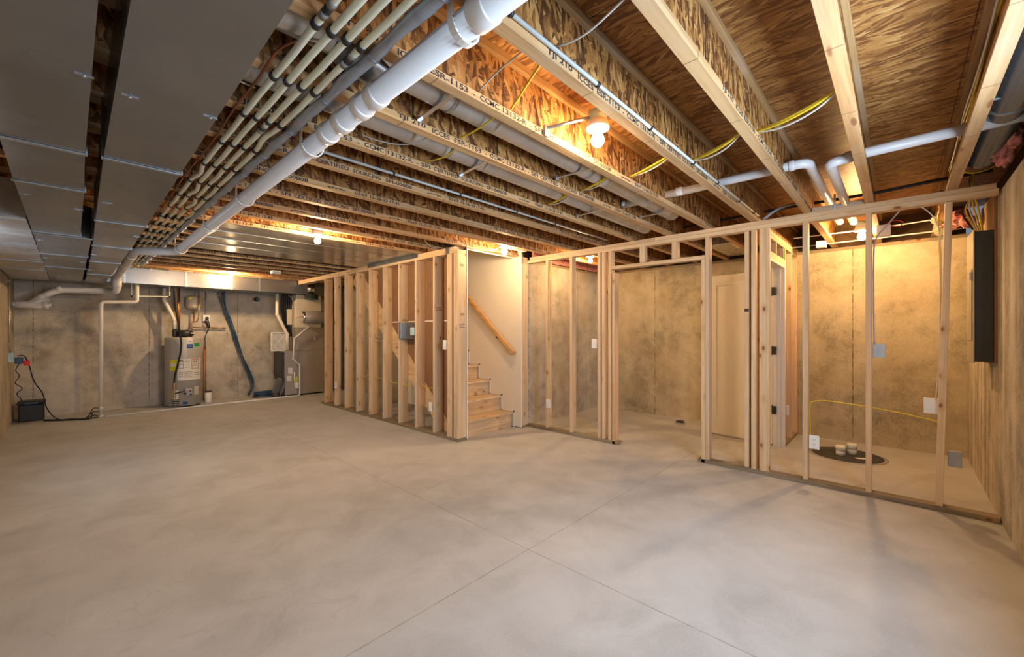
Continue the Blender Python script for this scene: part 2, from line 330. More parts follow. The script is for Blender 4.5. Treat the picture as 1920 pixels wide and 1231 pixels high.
# ------------------------------------------------------------------ mesh helpers
class MB:
    def __init__(s): s.bm = bmesh.new()
    def box(s, x0, x1, y0, y1, z0, z1, b=0.0):
        x0, x1 = sorted((x0, x1)); y0, y1 = sorted((y0, y1)); z0, z1 = sorted((z0, z1))
        t = bmesh.new(); bmesh.ops.create_cube(t, size=1)
        for v in t.verts:
            v.co = Vector(((x0 + x1) / 2 + v.co.x * (x1 - x0), (y0 + y1) / 2 + v.co.y * (y1 - y0), (z0 + z1) / 2 + v.co.z * (z1 - z0)))
        if b: bmesh.ops.bevel(t, geom=t.edges[:], offset=b, segments=1, affect='EDGES')
        s.add(t); return s
    def obox(s, c, size, rot, b=0.0):
        t = bmesh.new(); bmesh.ops.create_cube(t, size=1)
        for v in t.verts: v.co = Vector((v.co.x * size[0], v.co.y * size[1], v.co.z * size[2]))
        if b: bmesh.ops.bevel(t, geom=t.edges[:], offset=b, segments=1, affect='EDGES')
        mt = Matrix.Translation(Vector(c)) @ rot
        for v in t.verts: v.co = mt @ v.co
        s.add(t); return s
    def add(s, t):
        me = bpy.data.meshes.new('tmp'); t.to_mesh(me); t.free(); s.bm.from_mesh(me); bpy.data.meshes.remove(me)
    def tube(s, pts, r, seg=12, caps=True, rr=None):
        pts = [Vector(p) for p in pts]; n = len(pts)
        tang = []
        for i in range(n):
            a = pts[max(i - 1, 0)]; c = pts[min(i + 1, n - 1)]
            t0 = (pts[i] - a).normalized() if i > 0 else (c - pts[i]).normalized()
            t1 = (c - pts[i]).normalized() if i < n - 1 else t0
            tt = (t0 + t1); tang.append(tt.normalized() if tt.length > 1e-6 else t1)
        up = Vector((0, 0, 1))
        if abs(tang[0].dot(up)) > 0.9: up = Vector((1, 0, 0))
        nrm = (up - tang[0] * up.dot(tang[0])).normalized()
        rings = []
        for i in range(n):
            nrm = (nrm - tang[i] * nrm.dot(tang[i])).normalized(); bi = tang[i].cross(nrm)
            k = 1.0
            if 0 < i < n - 1:
                cs = (pts[i] - pts[i - 1]).normalized().dot(tang[i]); k = 1 / max(cs, 0.5)
            ri = rr[i] if rr else r
            rings.append([s.bm.verts.new(pts[i] + (nrm * math.cos(2 * PI * j / seg) + bi * math.sin(2 * PI * j / seg)) * ri * (k if k < 1.05 else k * 0.98)) for j in range(seg)])
        for i in range(n - 1):
            for j in range(seg):
                f = s.bm.faces.new((rings[i][j], rings[i][(j + 1) % seg], rings[i + 1][(j + 1) % seg], rings[i + 1][j])); f.smooth = True
        if caps:
            s.bm.faces.new(rings[0][::-1]); s.bm.faces.new(rings[-1])
        return s
    def lathe(s, c, prof, seg=32, axis='Z', smooth=True):
        """prof: (radius, height) list along the axis"""
        c = Vector(c)
        def P(r, h, a):
            x, y = r * math.cos(a), r * math.sin(a)
            return c + {'Z': Vector((x, y, h)), 'X': Vector((h, x, y)), 'Y': Vector((y, h, x))}[axis]
        rings = [[s.bm.verts.new(P(max(r, 1e-4), h, 2 * PI * j / seg)) for j in range(seg)] for r, h in prof]
        for i in range(len(rings) - 1):
            for j in range(seg):
                f = s.bm.faces.new((rings[i][j], rings[i][(j + 1) % seg], rings[i + 1][(j + 1) % seg], rings[i + 1][j])); f.smooth = smooth
        s.bm.faces.new(rings[0][::-1]); s.bm.faces.new(rings[-1])
        return s
    def prism(s, poly, axis, a0, a1):
        """poly: 2D outline; extruded along axis from a0 to a1"""
        def P(p, a): return {'X': (a, p[0], p[1]), 'Y': (p[0], a, p[1]), 'Z': (p[0], p[1], a)}[axis]
        A = [s.bm.verts.new(P(p, a0)) for p in poly]; B = [s.bm.verts.new(P(p, a1)) for p in poly]
        n = len(poly)
        for i in range(n): s.bm.faces.new((A[i], A[(i + 1) % n], B[(i + 1) % n], B[i]))
        s.bm.faces.new(A[::-1]); s.bm.faces.new(B)
        return s
    def build(s, name, mat, parent=None, loc=None):
        bmesh.ops.recalc_face_normals(s.bm, faces=s.bm.faces[:])
        if parent is not None:
            p = parent; o3 = Vector((0, 0, 0))
            while p is not None: o3 = o3 + Vector(p.location); p = p.parent
            off = o3
        else:
            if loc is None:
                xs = [v.co for v in s.bm.verts]
                loc = Vector((sum(v.x for v in xs) / len(xs), sum(v.y for v in xs) / len(xs), min(v.z for v in xs)))
            off = Vector(loc)
        for v in s.bm.verts: v.co -= off
        me = bpy.data.meshes.new(name); s.bm.to_mesh(me); s.bm.free()
        me.materials.append(mat)
        o = bpy.data.objects.new(name, me); COL.objects.link(o)
        if parent is not None: o.parent = parent
        else: o.location = off
        return o

def fillet(pts, rad=0.03, n=5):
    pts = [Vector(p) for p in pts]; out = [pts[0]]
    for i in range(1, len(pts) - 1):
        a, p, c = pts[i - 1], pts[i], pts[i + 1]
        d0 = (a - p); d1 = (c - p); r = min(rad, d0.length * 0.45, d1.length * 0.45)
        s0 = p + d0.normalized() * r; s1 = p + d1.normalized() * r
        for k in range(n + 1):
            t = k / n
            out.append(s0 * (1 - t) ** 2 + p * 2 * t * (1 - t) + s1 * t * t)
    out.append(pts[-1]); return out
def smooth_path(pts, sub=6):
    P = [Vector(p) for p in pts]; out = []
    for i in range(len(P) - 1):
        p0, p1, p2, p3 = P[max(i - 1, 0)], P[i], P[i + 1], P[min(i + 2, len(P) - 1)]
        for k in range(sub):
            t = k / sub
            out.append(0.5 * ((2 * p1) + (-p0 + p2) * t + (2 * p0 - 5 * p1 + 4 * p2 - p3) * t * t + (-p0 + 3 * p1 - 3 * p2 + p3) * t ** 3))
    out.append(P[-1]); return out

def tag(o, label, cat, group=None, kind=None):
    o['label'] = label; o['category'] = cat
    if group: o['group'] = group
    if kind: o['kind'] = kind
    return o
def thing(name, label, cat, loc, group=None):
    o = bpy.data.objects.new(name, None); COL.objects.link(o); o.location = loc
    o.empty_display_size = 0.05
    return tag(o, label, cat, group)
def struct(name, mb, mat, label, cat):
    return tag(mb.build(name, mat, None, (0, 0, 0)), label, cat, None, 'structure')
ORD = ['zeroth', 'first', 'second', 'third', 'fourth', 'fifth', 'sixth', 'seventh', 'eighth', 'ninth', 'tenth', 'eleventh', 'twelfth', 'thirteenth', 'fourteenth',
       'fifteenth', 'sixteenth', 'seventeenth', 'eighteenth', 'nineteenth', 'twentieth', 'twenty-first', 'twenty-second', 'twenty-third', 'twenty-fourth', 'twenty-fifth', 'twenty-sixth']

# ------------------------------------------------------------------ the setting
struct('floor', MB().box(XL - 0.2, XE + 0.2, YS - 0.2, YF + 0.2, -0.12, 0), M['floor'], 'pale grey concrete slab floor with saw-cut joints', 'floor')
# left wall with an opening added out of view for fill light
WLY = (4.4, 6.0)
mb = MB().box(XL - 0.2, XL, YS - 0.2, WLY[0], 0, ZW).box(XL - 0.2, XL, WLY[1], YF + 0.2, 0, ZW).box(XL - 0.2, XL, WLY[0], WLY[1], 0, 1.25).box(XL - 0.2, XL, WLY[0], WLY[1], 1.95, ZW)
struct('wall_left', mb, M['conc_left'], 'poured concrete wall along the left edge behind the black battery box', 'wall')
struct('wall_far', MB().box(XL, XST, YF, YF + 0.2, 0, ZW), M['conc_far'], 'grey concrete wall behind the water heater and furnace', 'wall')
WX = (0.9, 2.7)  # near-wall opening, added out of view to let in cool fill
mb = MB().box(XL, WX[0], YS - 0.2, YS, 0, ZW).box(WX[1], XE + 0.2, YS - 0.2, YS, 0, ZW).box(WX[0], WX[1], YS - 0.2, YS, 0, 1.25).box(WX[0], WX[1], YS - 0.2, YS, 2.05, ZW)
struct('wall_right', mb, M['conc_near'], 'board-marked concrete wall at the right edge beside the dark electrical panel', 'wall')
struct('wall_east', MB().box(XE, XE + 0.2, YS, YN, 0, ZW), M['conc_east'], 'yellowish concrete wall at the back of the framed rooms', 'wall')
struct('wall_north', MB().box(XST, XE + 0.2, YN, YN + 0.2, 0, ZW), M['conc_north'], 'short grey concrete wall seen between studs right of the stairs', 'wall')
struct('wall_stair', MB().box(XST, XST + 0.2, YN + 0.2, YF + 0.2, 0, ZW), M['conc_stair'], 'concrete wall seen through the stair side studs', 'wall')
for i, (w, (x0, x1, y0, y1)) in enumerate({'south': (WX[0], WX[1], YS - 0.13, YS - 0.09), }.items()):
    pass
def window(n, x0, x1, y0, y1, z0, z1, label):  # made-up frames out of view, built to hold the fill lights
    w = thing('window_%d' % n, label, 'window', ((x0 + x1) / 2, (y0 + y1) / 2, z0)); w['kind'] = 'structure'
    f = MB(); t = 0.04
    if x1 - x0 > y1 - y0:
        f.box(x0, x0 + t, y0, y1, z0, z1).box(x1 - t, x1, y0, y1, z0, z1).box(x0 + t, x1 - t, y0, y1, z0, z0 + t).box(x0 + t, x1 - t, y0, y1, z1 - t, z1)
    else:
        f.box(x0, x1, y0, y0 + t, z0, z1).box(x0, x1, y1 - t, y1, z0, z1).box(x0, x1, y0 + t, y1 - t, z0, z0 + t).box(x0, x1, y0 + t, y1 - t, z1 - t, z1)
    f.build('window_frame', M['white'], w)
window(1, WX[0], WX[1], YS - 0.14, YS - 0.08, 1.25, 2.05, 'unseen white framed fill-light opening added in the near concrete wall')
window(2, XL - 0.14, XL - 0.08, WLY[0], WLY[1], 1.25, 1.95, 'unseen white framed fill-light opening added in the left concrete wall')

# deck overhead (open over the stair)
SX0, SX1, SY0, SY1 = 3.315, 4.21, 3.93, 6.57
mb = MB().box(XL - 0.2, SX0 - 0.02, YS - 0.2, YF + 0.2, ZD, ZD + 0.02).box(SX0 - 0.02, XE + 0.2, YS - 0.2, SY0, ZD, ZD + 0.02) \
    .box(SX1 + 0.02, XST + 0.2, SY0, YF + 0.2, ZD, ZD + 0.02).box(SX0 - 0.02, SX1 + 0.02, SY1, YF + 0.2, ZD, ZD + 0.02).box(XST + 0.2, XE + 0.2, SY0, YN + 0.2, ZD, ZD + 0.02)
struct('ceiling', mb, M['deck'], 'strand board floor deck overhead resting on the joists', 'ceiling')

# sill plates and rim boards
n = 1
for (x0, x1, y0, y1, m, t) in [(XL - 0.16, XL - 0.02, YS, YF, 'treated', 'left'), (XL - 0.16, XST, YF + 0.02, YF + 0.16, 'treatedX', 'far'), (XL, XE, YS - 0.16, YS - 0.02, 'treatedX', 'near right'),
                            (XE + 0.0, XE + 0.14, YS, YN, 'treated', 'back'), (XST, XE, YN + 0.0, YN + 0.14, 'treatedX', 'short grey'), (XST + 0.0, XST + 0.14, YN + 0.14, YF, 'treated', 'stair side')]:
    struct('trim_%d' % n, MB().box(x0, x1, y0, y1, ZW, ZW + 0.038, 0.002), M[m], 'treated sill plate lying on top of the %s concrete wall' % t, 'sill plate'); n += 1
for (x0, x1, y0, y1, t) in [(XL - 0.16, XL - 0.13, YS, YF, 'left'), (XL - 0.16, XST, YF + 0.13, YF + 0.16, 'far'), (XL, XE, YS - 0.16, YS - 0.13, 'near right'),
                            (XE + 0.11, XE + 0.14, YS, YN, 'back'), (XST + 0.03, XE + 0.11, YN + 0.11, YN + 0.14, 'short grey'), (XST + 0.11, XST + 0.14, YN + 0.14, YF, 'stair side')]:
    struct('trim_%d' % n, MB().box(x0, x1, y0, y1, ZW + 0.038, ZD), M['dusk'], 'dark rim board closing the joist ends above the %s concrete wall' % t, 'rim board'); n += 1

# ------------------------------------------------------------------ I-joists with stamped lettering
def text_mesh():
    """one repeat of the stamp, origin at its first letter, lying in the XZ plane facing -Y"""
    pieces = [('TJI 210', 0.0, 0.165, 0.025), ('ICCES', 0.205, 0.115, 0.022), ('ESR-1153', 0.35, 0.20, 0.022), ('-', 0.58, 0.012, 0.022), ('CCMC', 0.62, 0.12, 0.022), ('13132-R', 0.765, 0.17, 0.022), ('-', 0.962, 0.012, 0.022),
              ('SFI', 0.995, 0.07, 0.022), ('CERTIFIED', 1.09, 0.205, 0.022), ('SOURCING', 1.32, 0.20, 0.022), ('SFI-00008', 1.555, 0.21, 0.022), ('0569', 2.10, 0.10, 0.022), ('12-26-23', 2.225, 0.15, 0.022), ('17:45', 2.395, 0.085, 0.022)]
    V, Fc = [], []
    dg = None
    for s, x0, w, hgt in pieces:
        cu = bpy.data.curves.new('t', 'FONT'); cu.body = s; cu.size = 1; cu.resolution_u = 2; cu.offset = 0.024
        ob = bpy.data.objects.new('t', cu); COL.objects.link(ob)
        dg = bpy.context.evaluated_depsgraph_get(); me = bpy.data.meshes.new_from_object(ob.evaluated_get(dg))
        xs = [v.co.x for v in me.vertices]; ys = [v.co.y for v in me.vertices]
        if s == '-': ymin, ymax = 0.0, 0.70
        else: ymin, ymax = min(ys), max(ys)
        k = len(V)
        for v in me.vertices:
            V.append((x0 + (v.co.x - min(xs)) / (max(xs) - min(xs)) * w, 0.0, (v.co.y - ymin) / (ymax - ymin) * hgt * 1.16))
        for p in me.polygons: Fc.append([k + i for i in p.vertices])
        bpy.data.objects.remove(ob); bpy.data.curves.remove(cu); bpy.data.meshes.remove(me)
    # certification squiggle between the batch code and the date
    for i in range(5):
        xa = 1.90 + i * 0.027; k = len(V)
        V += [(xa, 0, 0.004 + 0.006 * (i % 2)), (xa + 0.024, 0, 0.004 + 0.004 * (i % 3)), (xa + 0.026, 0, 0.010 + 0.004 * (i % 2)), (xa + 0.002, 0, 0.013 + 0.004 * (i % 2))]
        Fc.append([k, k + 1, k + 2, k + 3])
    return V, Fc
TV, TF = text_mesh()
TXT_ME = {}
def text_obj(parent, offs, x0, x1, z, y):
    V, Fc = [], []
    p = Vector(parent.location)
    for o in offs:
        k = len(V); keep = {}
        V += [(v[0] + o - p.x, y - p.y, v[2] + z - p.z) for v in TV]
        for f in TF:
            if all(x0 < TV[i][0] + o < x1 for i in f): Fc.append([k + i for i in f])
    me = bpy.data.meshes.new('stamped_text'); me.from_pydata(V, [], Fc); me.update(); me.materials.append(M['ink'])
    bm = bmesh.new(); bm.from_mesh(me); bmesh.ops.delete(bm, geom=[v for v in bm.verts if not v.link_faces], context='VERTS'); bm.to_mesh(me); bm.free()
    o = bpy.data.objects.new('stamped_text', me); COL.objects.link(o); o.parent = parent
    o['label'] = 'black ink lettering stamped along the flange'
    return o
TSTART = {0: 1.214, 1: .631, 2: 1.083, 3: .504, 4: -.065, 5: -.633, 6: .091, 7: -.605, 8: -1.2, 9: .3, 10: .9, -1: 1.9, -2: 2.6}
FW, FH = 0.056, 0.037
joists = [(-3, -0.279)] + [(k, JY(k)) for k in range(-2, 22)]
for idx, (k, y) in enumerate(joists):
    x1 = XE + 0.10 if k <= 6 else 3.30
    if k == 7: x1 = 4.30
    if k in (15, 16, 17, 18, 19, 20, 21): x1 = XST
    x0 = XL - 0.12
    who = ['nearest the electrical panel wall', 'second from the electrical panel wall'][idx] if idx < 2 else '%s from the electrical panel wall' % ORD[idx + 1]
    j = thing('ceiling_joist', 'stamped wooden I-joist overhead, %s' % who, 'joist', ((x0 + x1) / 2, y, ZJ), 'wooden I-joists carrying the deck')
    rx0, rx1 = x0, x1
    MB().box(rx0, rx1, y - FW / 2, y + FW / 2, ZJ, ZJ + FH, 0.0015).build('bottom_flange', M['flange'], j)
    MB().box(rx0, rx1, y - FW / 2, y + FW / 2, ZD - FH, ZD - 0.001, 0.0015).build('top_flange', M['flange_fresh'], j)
    MB().box(rx0, rx1, y - 0.0055, y + 0.0055, ZJ + FH, ZD - FH).build('web', M['web'], j)
    if k >= -2:
        s = TSTART.get(k, (k * 0.77) % 3.0 - 1.0)
        text_obj(j, [s + 3.56 * i for i in range(-1, 3)], 0.3, x1 - 0.1, ZJ + 0.006, y - FW / 2 - 0.0006)

# blocking and headers around the stair opening
t = thing('stair_header', 'doubled wooden header over the stair opening', 'header', (3.76, 3.90, ZJ))
MB().box(3.30, 4.36, 3.865, 3.905, ZJ - 0.0, ZD - 0.002, 0.002).build('board', M['lumX'], t)

# ------------------------------------------------------------------ framing
def stud(parent, x0, x1, y0, y1, z0, z1, name='stud', mat=None, tilt=None):
    b = MB().box(x0, x1, y0, y1, z0, z1, 0.0025)
    o = b.build(name, mat or M['lumZ'], parent)
    # every stick gets its own grain: keep its origin on itself
    c = Vector(((x0 + x1) / 2, (y0 + y1) / 2, z0)) - Vector(parent.location)
    for v in o.data.vertices: v.co -= c
    o.location = c
    if tilt: o.rotation_euler = tilt
    return o
LX0, LX1 = 3.161, 3.301
w = thing('stair_side_stud_wall', 'long bare stud wall between the utility area and the stairs', 'stud wall', (3.23, 5.8, 0))
stud(w, LX0, LX1, 3.842, 7.77, 0, 0.038, 'sole_plate', M['treated'])['label'] = 'dark treated sole plate'
stud(w, LX0, LX1, 3.842, 8.85, ZJ - 0.078, ZJ - 0.040, 'top_plate', M['lumY'])
stud(w, LX0, LX1, 3.90, 8.85, ZJ - 0.039, ZJ - 0.001, 'top_plate', M['lumY'])
ys = [3.842, 4.04, 4.296, 4.70, 5.11, 5.53, 5.945, 6.36, 6.77, 7.15, 7.57]
for i, y in enumerate(ys):
    wd = 0.038
    if i == 1: stud(w, LX0, LX0 + 0.038, 3.955, 4.045, 0.038, ZJ - 0.078); continue
    if i == 9: stud(w, LX0, LX0 + 0.10, y, y + wd, 0.038, ZJ - 0.078); continue
    stud(w, LX0, LX1, y, y + wd, 0.038, ZJ - 0.078)
stud(w, LX0, LX1, 3.882, 3.92, 0.038, ZJ - 0.078)
stud(w, LX0 + 0.03, LX1, 6.808, 6.846, 0.038, ZJ - 0.078)
def stamp(parent, x0, x1, y, z0, rows):
    m = MB(); rr = random.Random(int(z0 * 1000))
    for r_ in range(rows):
        x = x0
        while x < x1 - 0.004:
            w_ = rr.uniform(0.004, 0.010); m.box(x, x + w_, y - 0.0008, y - 0.0002, z0 - r_ * 0.017, z0 - r_ * 0.017 + rr.uniform(0.006, 0.010)); x += w_ + rr.uniform(0.002, 0.005)
    o = m.build('grade_stamp', M['ink'], parent); o['label'] = 'faint black grade stamp printed on the wood'
stamp(w, 3.19, 3.27, 3.842, 1.40, 3); stamp(w, 3.20, 3.26, 3.842, 1.53, 2); stamp(w, 3.20, 3.26, 3.842, 2.12, 2)
stamp(w, 3.19, 3.27, 4.296, 1.62, 3); stamp(w, 3.20, 3.28, 5.11, 1.48, 2)
# drywall on the stair side of it (brown paper back faces the basement), cut along the stringer
dw = thing('stair_side_drywall', 'brown-backed drywall sheet behind the left stud wall, cut along the stairs', 'drywall', (LX1 + 0.006, 5.2, 0))
poly = [(3.842, 0.0), (4.012, 0.0), (6.53, 2.335), (6.53, 2.6), (3.842, 2.6)]
MB().prism([(a, b) for a, b in poly], 'X', LX1 + 0.0005, LX1 + 0.011).build('back_paper', M['paper'], dw)
MB().prism([(a, b) for a, b in poly], 'X', LX1 + 0.0112, LX1 + 0.0135).build('room_face', M['drywall'], dw)
MB().box(LX0 - 0.0, LX1 + 0.0135, 3.829, 3.8415, 0.012, 2.34, 0.001).build('end_strip', M['gypsum'], dw) if False else None
MB().box(LX1 + 0.0005, LX1 + 0.0135, 3.836, 3.8425, 0.012, 2.34).build('corner_bead', M['white'], dw)
for z in (1.45, 0.36):
    MB().box(LX1 - 0.0012, LX1 + 0.0004, 3.9, 5.6 if z > 1 else 4.2, z, z + 0.016).build('joint_tape', M['gypsum'], dw)

# right stud wall
RX0, RX1 = 4.355, 4.444
w = thing('bathroom_stud_wall', 'long bare stud wall with a doorway right of the stairs', 'stud wall', (4.40, 1.6, 0))
stud(w, RX0, RX1, 2.39, 3.80, 0, 0.038, 'sole_plate', M['treated'])['label'] = 'dark treated sole plate'
stud(w, RX0, RX1, -0.505, 1.49, 0, 0.038, 'sole_plate', M['treated'])['label'] = 'dark treated sole plate'
stud(w, RX0, RX1, -0.50, 3.80, ZJ - 0.078, ZJ - 0.040, 'top_plate', M['lumY'])
stud(w, RX0, RX1, -0.49, 1.95, ZJ - 0.039, ZJ - 0.001, 'top_plate', M['lumY'])
stud(w, RX0, RX1, 1.955, 3.74, ZJ - 0.039, ZJ - 0.001, 'top_plate', M['lumY'])
zt = ZJ - 0.078
for y in (3.42, 3.028, 2.622): stud(w, RX0, RX1, y, y + 0.038, 0.038, zt)
stud(w, RX0 + 0.004, RX1, 2.566, 2.604, 0.038, zt)
stud(w, RX0, RX1, 2.477, 2.515, 0.038, zt)                       # king
stud(w, RX0, RX1, 2.427, 2.465, 0.0, 2.005, 'trimmer_stud')
stud(w, RX0, RX1, 1.424, 1.462, 0.0, 2.045, 'trimmer_stud')
stud(w, RX0, RX1, 1.384, 1.422, 0.038, zt)
stud(w, RX0, RX1, 1.424, 2.475, 2.047, 2.085, 'header', M['lumY'])
for y in (1.70, 2.06): stud(w, RX0, RX1 - 0.02, y, y + 0.060, 2.087, zt, 'cripple_stud')
stud(w, RX0 + 0.02, RX1, 1.035, 1.073, 0.038, zt)
stud(w, RX0, RX1, 0.974, 1.012, 0.038, zt)
stud(w, RX0, RX0 + 0.038, 0.862, 0.945, 0.038, zt)
stud(w, RX0, RX1, 0.577, 0.615, 0.038, zt)
stud(w, RX0, RX1, 0.160, 0.198, 0.038, zt)
s = stud(w, RX0, RX1, -0.232, -0.194, 0.040, zt - 0.004)
s.rotation_euler = (math.radians(1.3), 0, 0)
MB().box(RX0 + 0.019, RX0 + 0.0198, 1.0352, 1.0728, 1.505, 1.535).build('ink_band', M['ink'], w)
# wood at the end of the stair's right wall
w = thing('stair_right_wall_frame', 'wooden end stud of the stair wall beside the cream drywall', 'stud wall', (4.29, 4.0, 0))
stud(w, 4.224, 4.352, 3.772, 3.81, 0.03, 2.34, 'stud')
stud(w, 4.224, 4.352, 3.772, 3.845, 0.0, 0.029, 'sole_plate', M['treated'])
stud(w, 4.24, 4.352, 3.86, 3.90, 0.0, 2.34, 'stud')
# partition inside the east rooms, running along X at Y .95
w = thing('partition_frame', 'perpendicular stud partition holding the white door jamb', 'stud wall', (5.4, 1.0, 0))
stud(w, 4.446, 6.37, 0.95, 1.039, ZJ - 0.078, ZJ - 0.040, 'top_plate', M['lumX'])
stud(w, 4.446, 6.37, 0.95, 1.039, ZJ - 0.039, ZJ - 0.001, 'top_plate', M['lumX'])
stud(w, 4.446, 5.62, 0.952, 1.037, 2.06, 2.135, 'header', M['lumX'])
stud(w, 5.60, 6.37, 0.95, 1.039, 0, 0.038, 'sole_plate', M['treatedX'])
for x in (4.72, 5.12, 5.52): stud(w, x, x + 0.038, 0.955, 1.035, 2.135, zt, 'cripple_stud')
for x in (5.585, 5.96, 6.30): stud(w, x, x + 0.038, 0.95, 1.039, 0.038, zt)
stud(w, 4.446, 4.484, 0.95, 1.039, 0.0, zt)

# door of the partition
d = thing('door_1', 'open cream panel door seen through the studs, with black hinges', 'door', (5.56, 1.06, 0.01)); d['kind'] = 'structure'
dfr = MB().box(5.535, 5.56, 0.945, 1.062, 0.0, 2.035, 0.002).box(4.78, 4.80, 0.945, 1.062, 0.0, 2.035, 0.002).box(4.80, 5.535, 0.945, 1.062, 2.035, 2.058, 0.002).box(5.522, 5.535, 0.99, 1.02, 0, 2.02).build('door_frame', M['jamb'], d)
# slab swung into the north room
ang = math.radians(97)
rot = Matrix.Rotation(math.radians(-8), 4, 'Z')
slab = MB()
def slabbox(a0, a1, t0, t1, z0, z1):
    c = Vector(((t0 + t1) / 2, (a0 + a1) / 2, (z0 + z1) / 2))
    p = Vector((5.572, 1.072, 0)) + rot @ c
    slab.obox(p, (t1 - t0, a1 - a0, z1 - z0), rot, 0.0015)
W_ = 0.76
slabbox(0, 0.115, 0, 0.035, 0.015, 2.03); slabbox(W_ - 0.115, W_, 0, 0.035, 0.015, 2.03)
slabbox(0.115, W_ - 0.115, 0, 0.035, 0.015, 0.235); slabbox(0.115, W_ - 0.115, 0, 0.035, 1.90, 2.03)
slabbox(0.11, W_ - 0.11, 0.009, 0.026, 0.23, 1.905)
slab.build('door_slab', M['door'], d)
for z in (1.78, 1.10, 0.42):
    MB().box(5.50, 5.5345, 1.03, 1.066, z - 0.045, z + 0.045, 0.004).box(5.535, 5.60, 1.063, 1.071, z - 0.045, z + 0.045, 0.003).lathe((5.545, 1.072, z - 0.05), [(0.007, 0), (0.007, 0.1)], 10).build('hinge', M['black'], dfr)

# ------------------------------------------------------------------ stairs
st = thing('staircase', 'unfinished pine stairs rising behind the corner post', 'stairs', (3.76, 3.95, 0))
RISE, RUN = 0.204, 0.235
for i in range(10):
    y = 3.935 + i * RUN; z = i * RISE
    o = stud(st, 3.32, 4.195, y, y + 0.019, z, z + RISE - 0.028, 'riser', M['tread'])
    o = stud(st, 3.32, 4.195, y - 0.028, y + RUN + 0.0, z + RISE - 0.027, z + RISE, 'tread', M['tread'])
# stringer proper, its face seen from the utility side through the studs
MB().prism([(4.02, 0.0), (4.33, 0.0), (6.80, 2.14), (6.66, 2.34), (6.55, 2.34)], 'X', 3.3030, 3.3160).build('stringer', M['lumY'], st)
# skirt outline board on the right side of the steps
sk = MB()
for i in range(8):
    y = 3.935 + i * RUN; z = i * RISE
    sk.box(4.197, 4.2085, y - 0.045, y - 0.029, z, z + RISE + 0.02).box(4.197, 4.2085, y - 0.045, y + RUN - 0.03, z + RISE + 0.002, z + RISE + 0.02)
sk.build('skirt_trim', M['jamb'], st)
w = thing('stairwell_drywall', 'smooth cream painted drywall wall on the right of the stairs', 'wall', (4.217, 4.5, 0))
MB().box(4.21, 4.2225, 3.765, 6.60, 0.012, 3.3).build('wall_sheet', M['drywall'], w)
MB().box(SX0, 4.2225, 6.585, 6.60, 1.9, 3.3).build('wall_sheet', M['drywall'], w)
MB().box(SX0 - 0.001, 4.2225, 3.905, 3.917, 2.33, 3.3).build('wall_sheet', M['drywall'], w)
MB().box(SX0, 4.2225, 3.90, 6.60, 3.3, 3.312).build('wall_sheet', M['drywall'], w)
MB().box(SX0 - 0.012, SX0 - 0.0005, 3.90, 6.60, 2.645, 3.3).build('wall_sheet', M['drywall'], w)
MB().box(4.2075, 4.224, 3.762, 3.768, 0.012, 2.34).build('corner_bead', M['white'], w)
# handrail
hr = thing('handrail', 'varnished wooden handrail sloping down the cream stair wall', 'handrail', (4.15, 3.98, 1.1))
a = PX(962, 661, 4.15); b = a + Vector((0, 2.3, 2.3 * RISE / RUN))
dirv = (b - a).normalized(); L = (b - a).length
rm = Matrix.Rotation(math.atan2(dirv.z, dirv.y), 4, 'X')
MB().obox((a + b) / 2, (0.045, L, 0.058), rm, 0.008).build('rail', M['rail'], hr)
MB().obox(a + Vector((0.03, 0.025, 0.0)), (0.06, 0.05, 0.05), rm, 0.006).build('return', M['rail'], hr)
for t in (0.42, 1.6):
    p = a + dirv * t
    MB().tube(fillet([p + Vector((0, 0, -0.03)), p + Vector((0, 0, -0.075)), p + Vector((0.058, 0, -0.075))], 0.02), 0.006, 8).lathe(p + Vector((0.052, 0, -0.075)), [(0.02, 0), (0.02, 0.006)], 12, 'X').build('bracket', M['black'], hr)

# ------------------------------------------------------------------ ducts
def rect_duct(label, secs, z0, z1, mat, name='supply_duct'):
    """secs: list of (y, xl, xr) stations; box duct along Y with cleats at each station"""
    t = thing(name, label, 'duct', ((secs[0][1] + secs[0][2]) / 2, secs[0][0], z0))
    for i in range(len(secs) - 1):
        (ya, la, ra), (yb, lb, rb) = secs[i], secs[i + 1]
        m = MB()
        vs = [m.bm.verts.new(p) for p in [(la, ya, z0), (ra, ya, z0), (ra, ya, z1), (la, ya, z1), (lb, yb, z0), (rb, yb, z0), (rb, yb, z1), (lb, yb, z1)]]
        for f in [(0, 1, 2, 3), (7, 6, 5, 4), (0, 4, 5, 1), (1, 5, 6, 2), (2, 6, 7, 3), (3, 7, 4, 0)]: m.bm.faces.new([vs[q] for q in f])
        # cross-break creases pressed into the underside
        m.build('duct_section', mat, t)
        if i > 0:
            MB().box(la - 0.004, ra + 0.004, ya - 0.012, ya + 0.012, z0 - 0.006, z0 - 0.0005, 0.001).box(la - 0.007, la - 0.001, ya - 0.012, ya + 0.012, z0 - 0.006, z1).box(ra + 0.001, ra + 0.007, ya - 0.012, ya + 0.012, z0 - 0.006, z1).build('cleat', M['cleat'], t)
    return t
ZB = 2.05
t1 = rect_duct('wide grey metal duct overhead, beside the cream water pipes', [(0.15, 0.088, 0.332), (2.45, 0.100, 0.355), (3.86, 0.120, 0.370), (5.0, 0.140, 0.377), (6.15, 0.150, 0.377), (7.5, 0.160, 0.377), (8.89, 0.160, 0.377)], ZB, 2.30, M['galv_dull'])
t2 = rect_duct('grey metal duct overhead, left of the wide one across a dark gap', [(0.15, -0.178, 0.043), (2.46, -0.179, 0.046), (3.12, -0.182, 0.055), (4.60, -0.182, 0.060), (4.68, -0.182, 0.123), (5.85, -0.184, 0.126), (6.98, -0.182, 0.128), (8.89, -0.181, 0.132)], ZB, 2.30, M['galv_dull'])
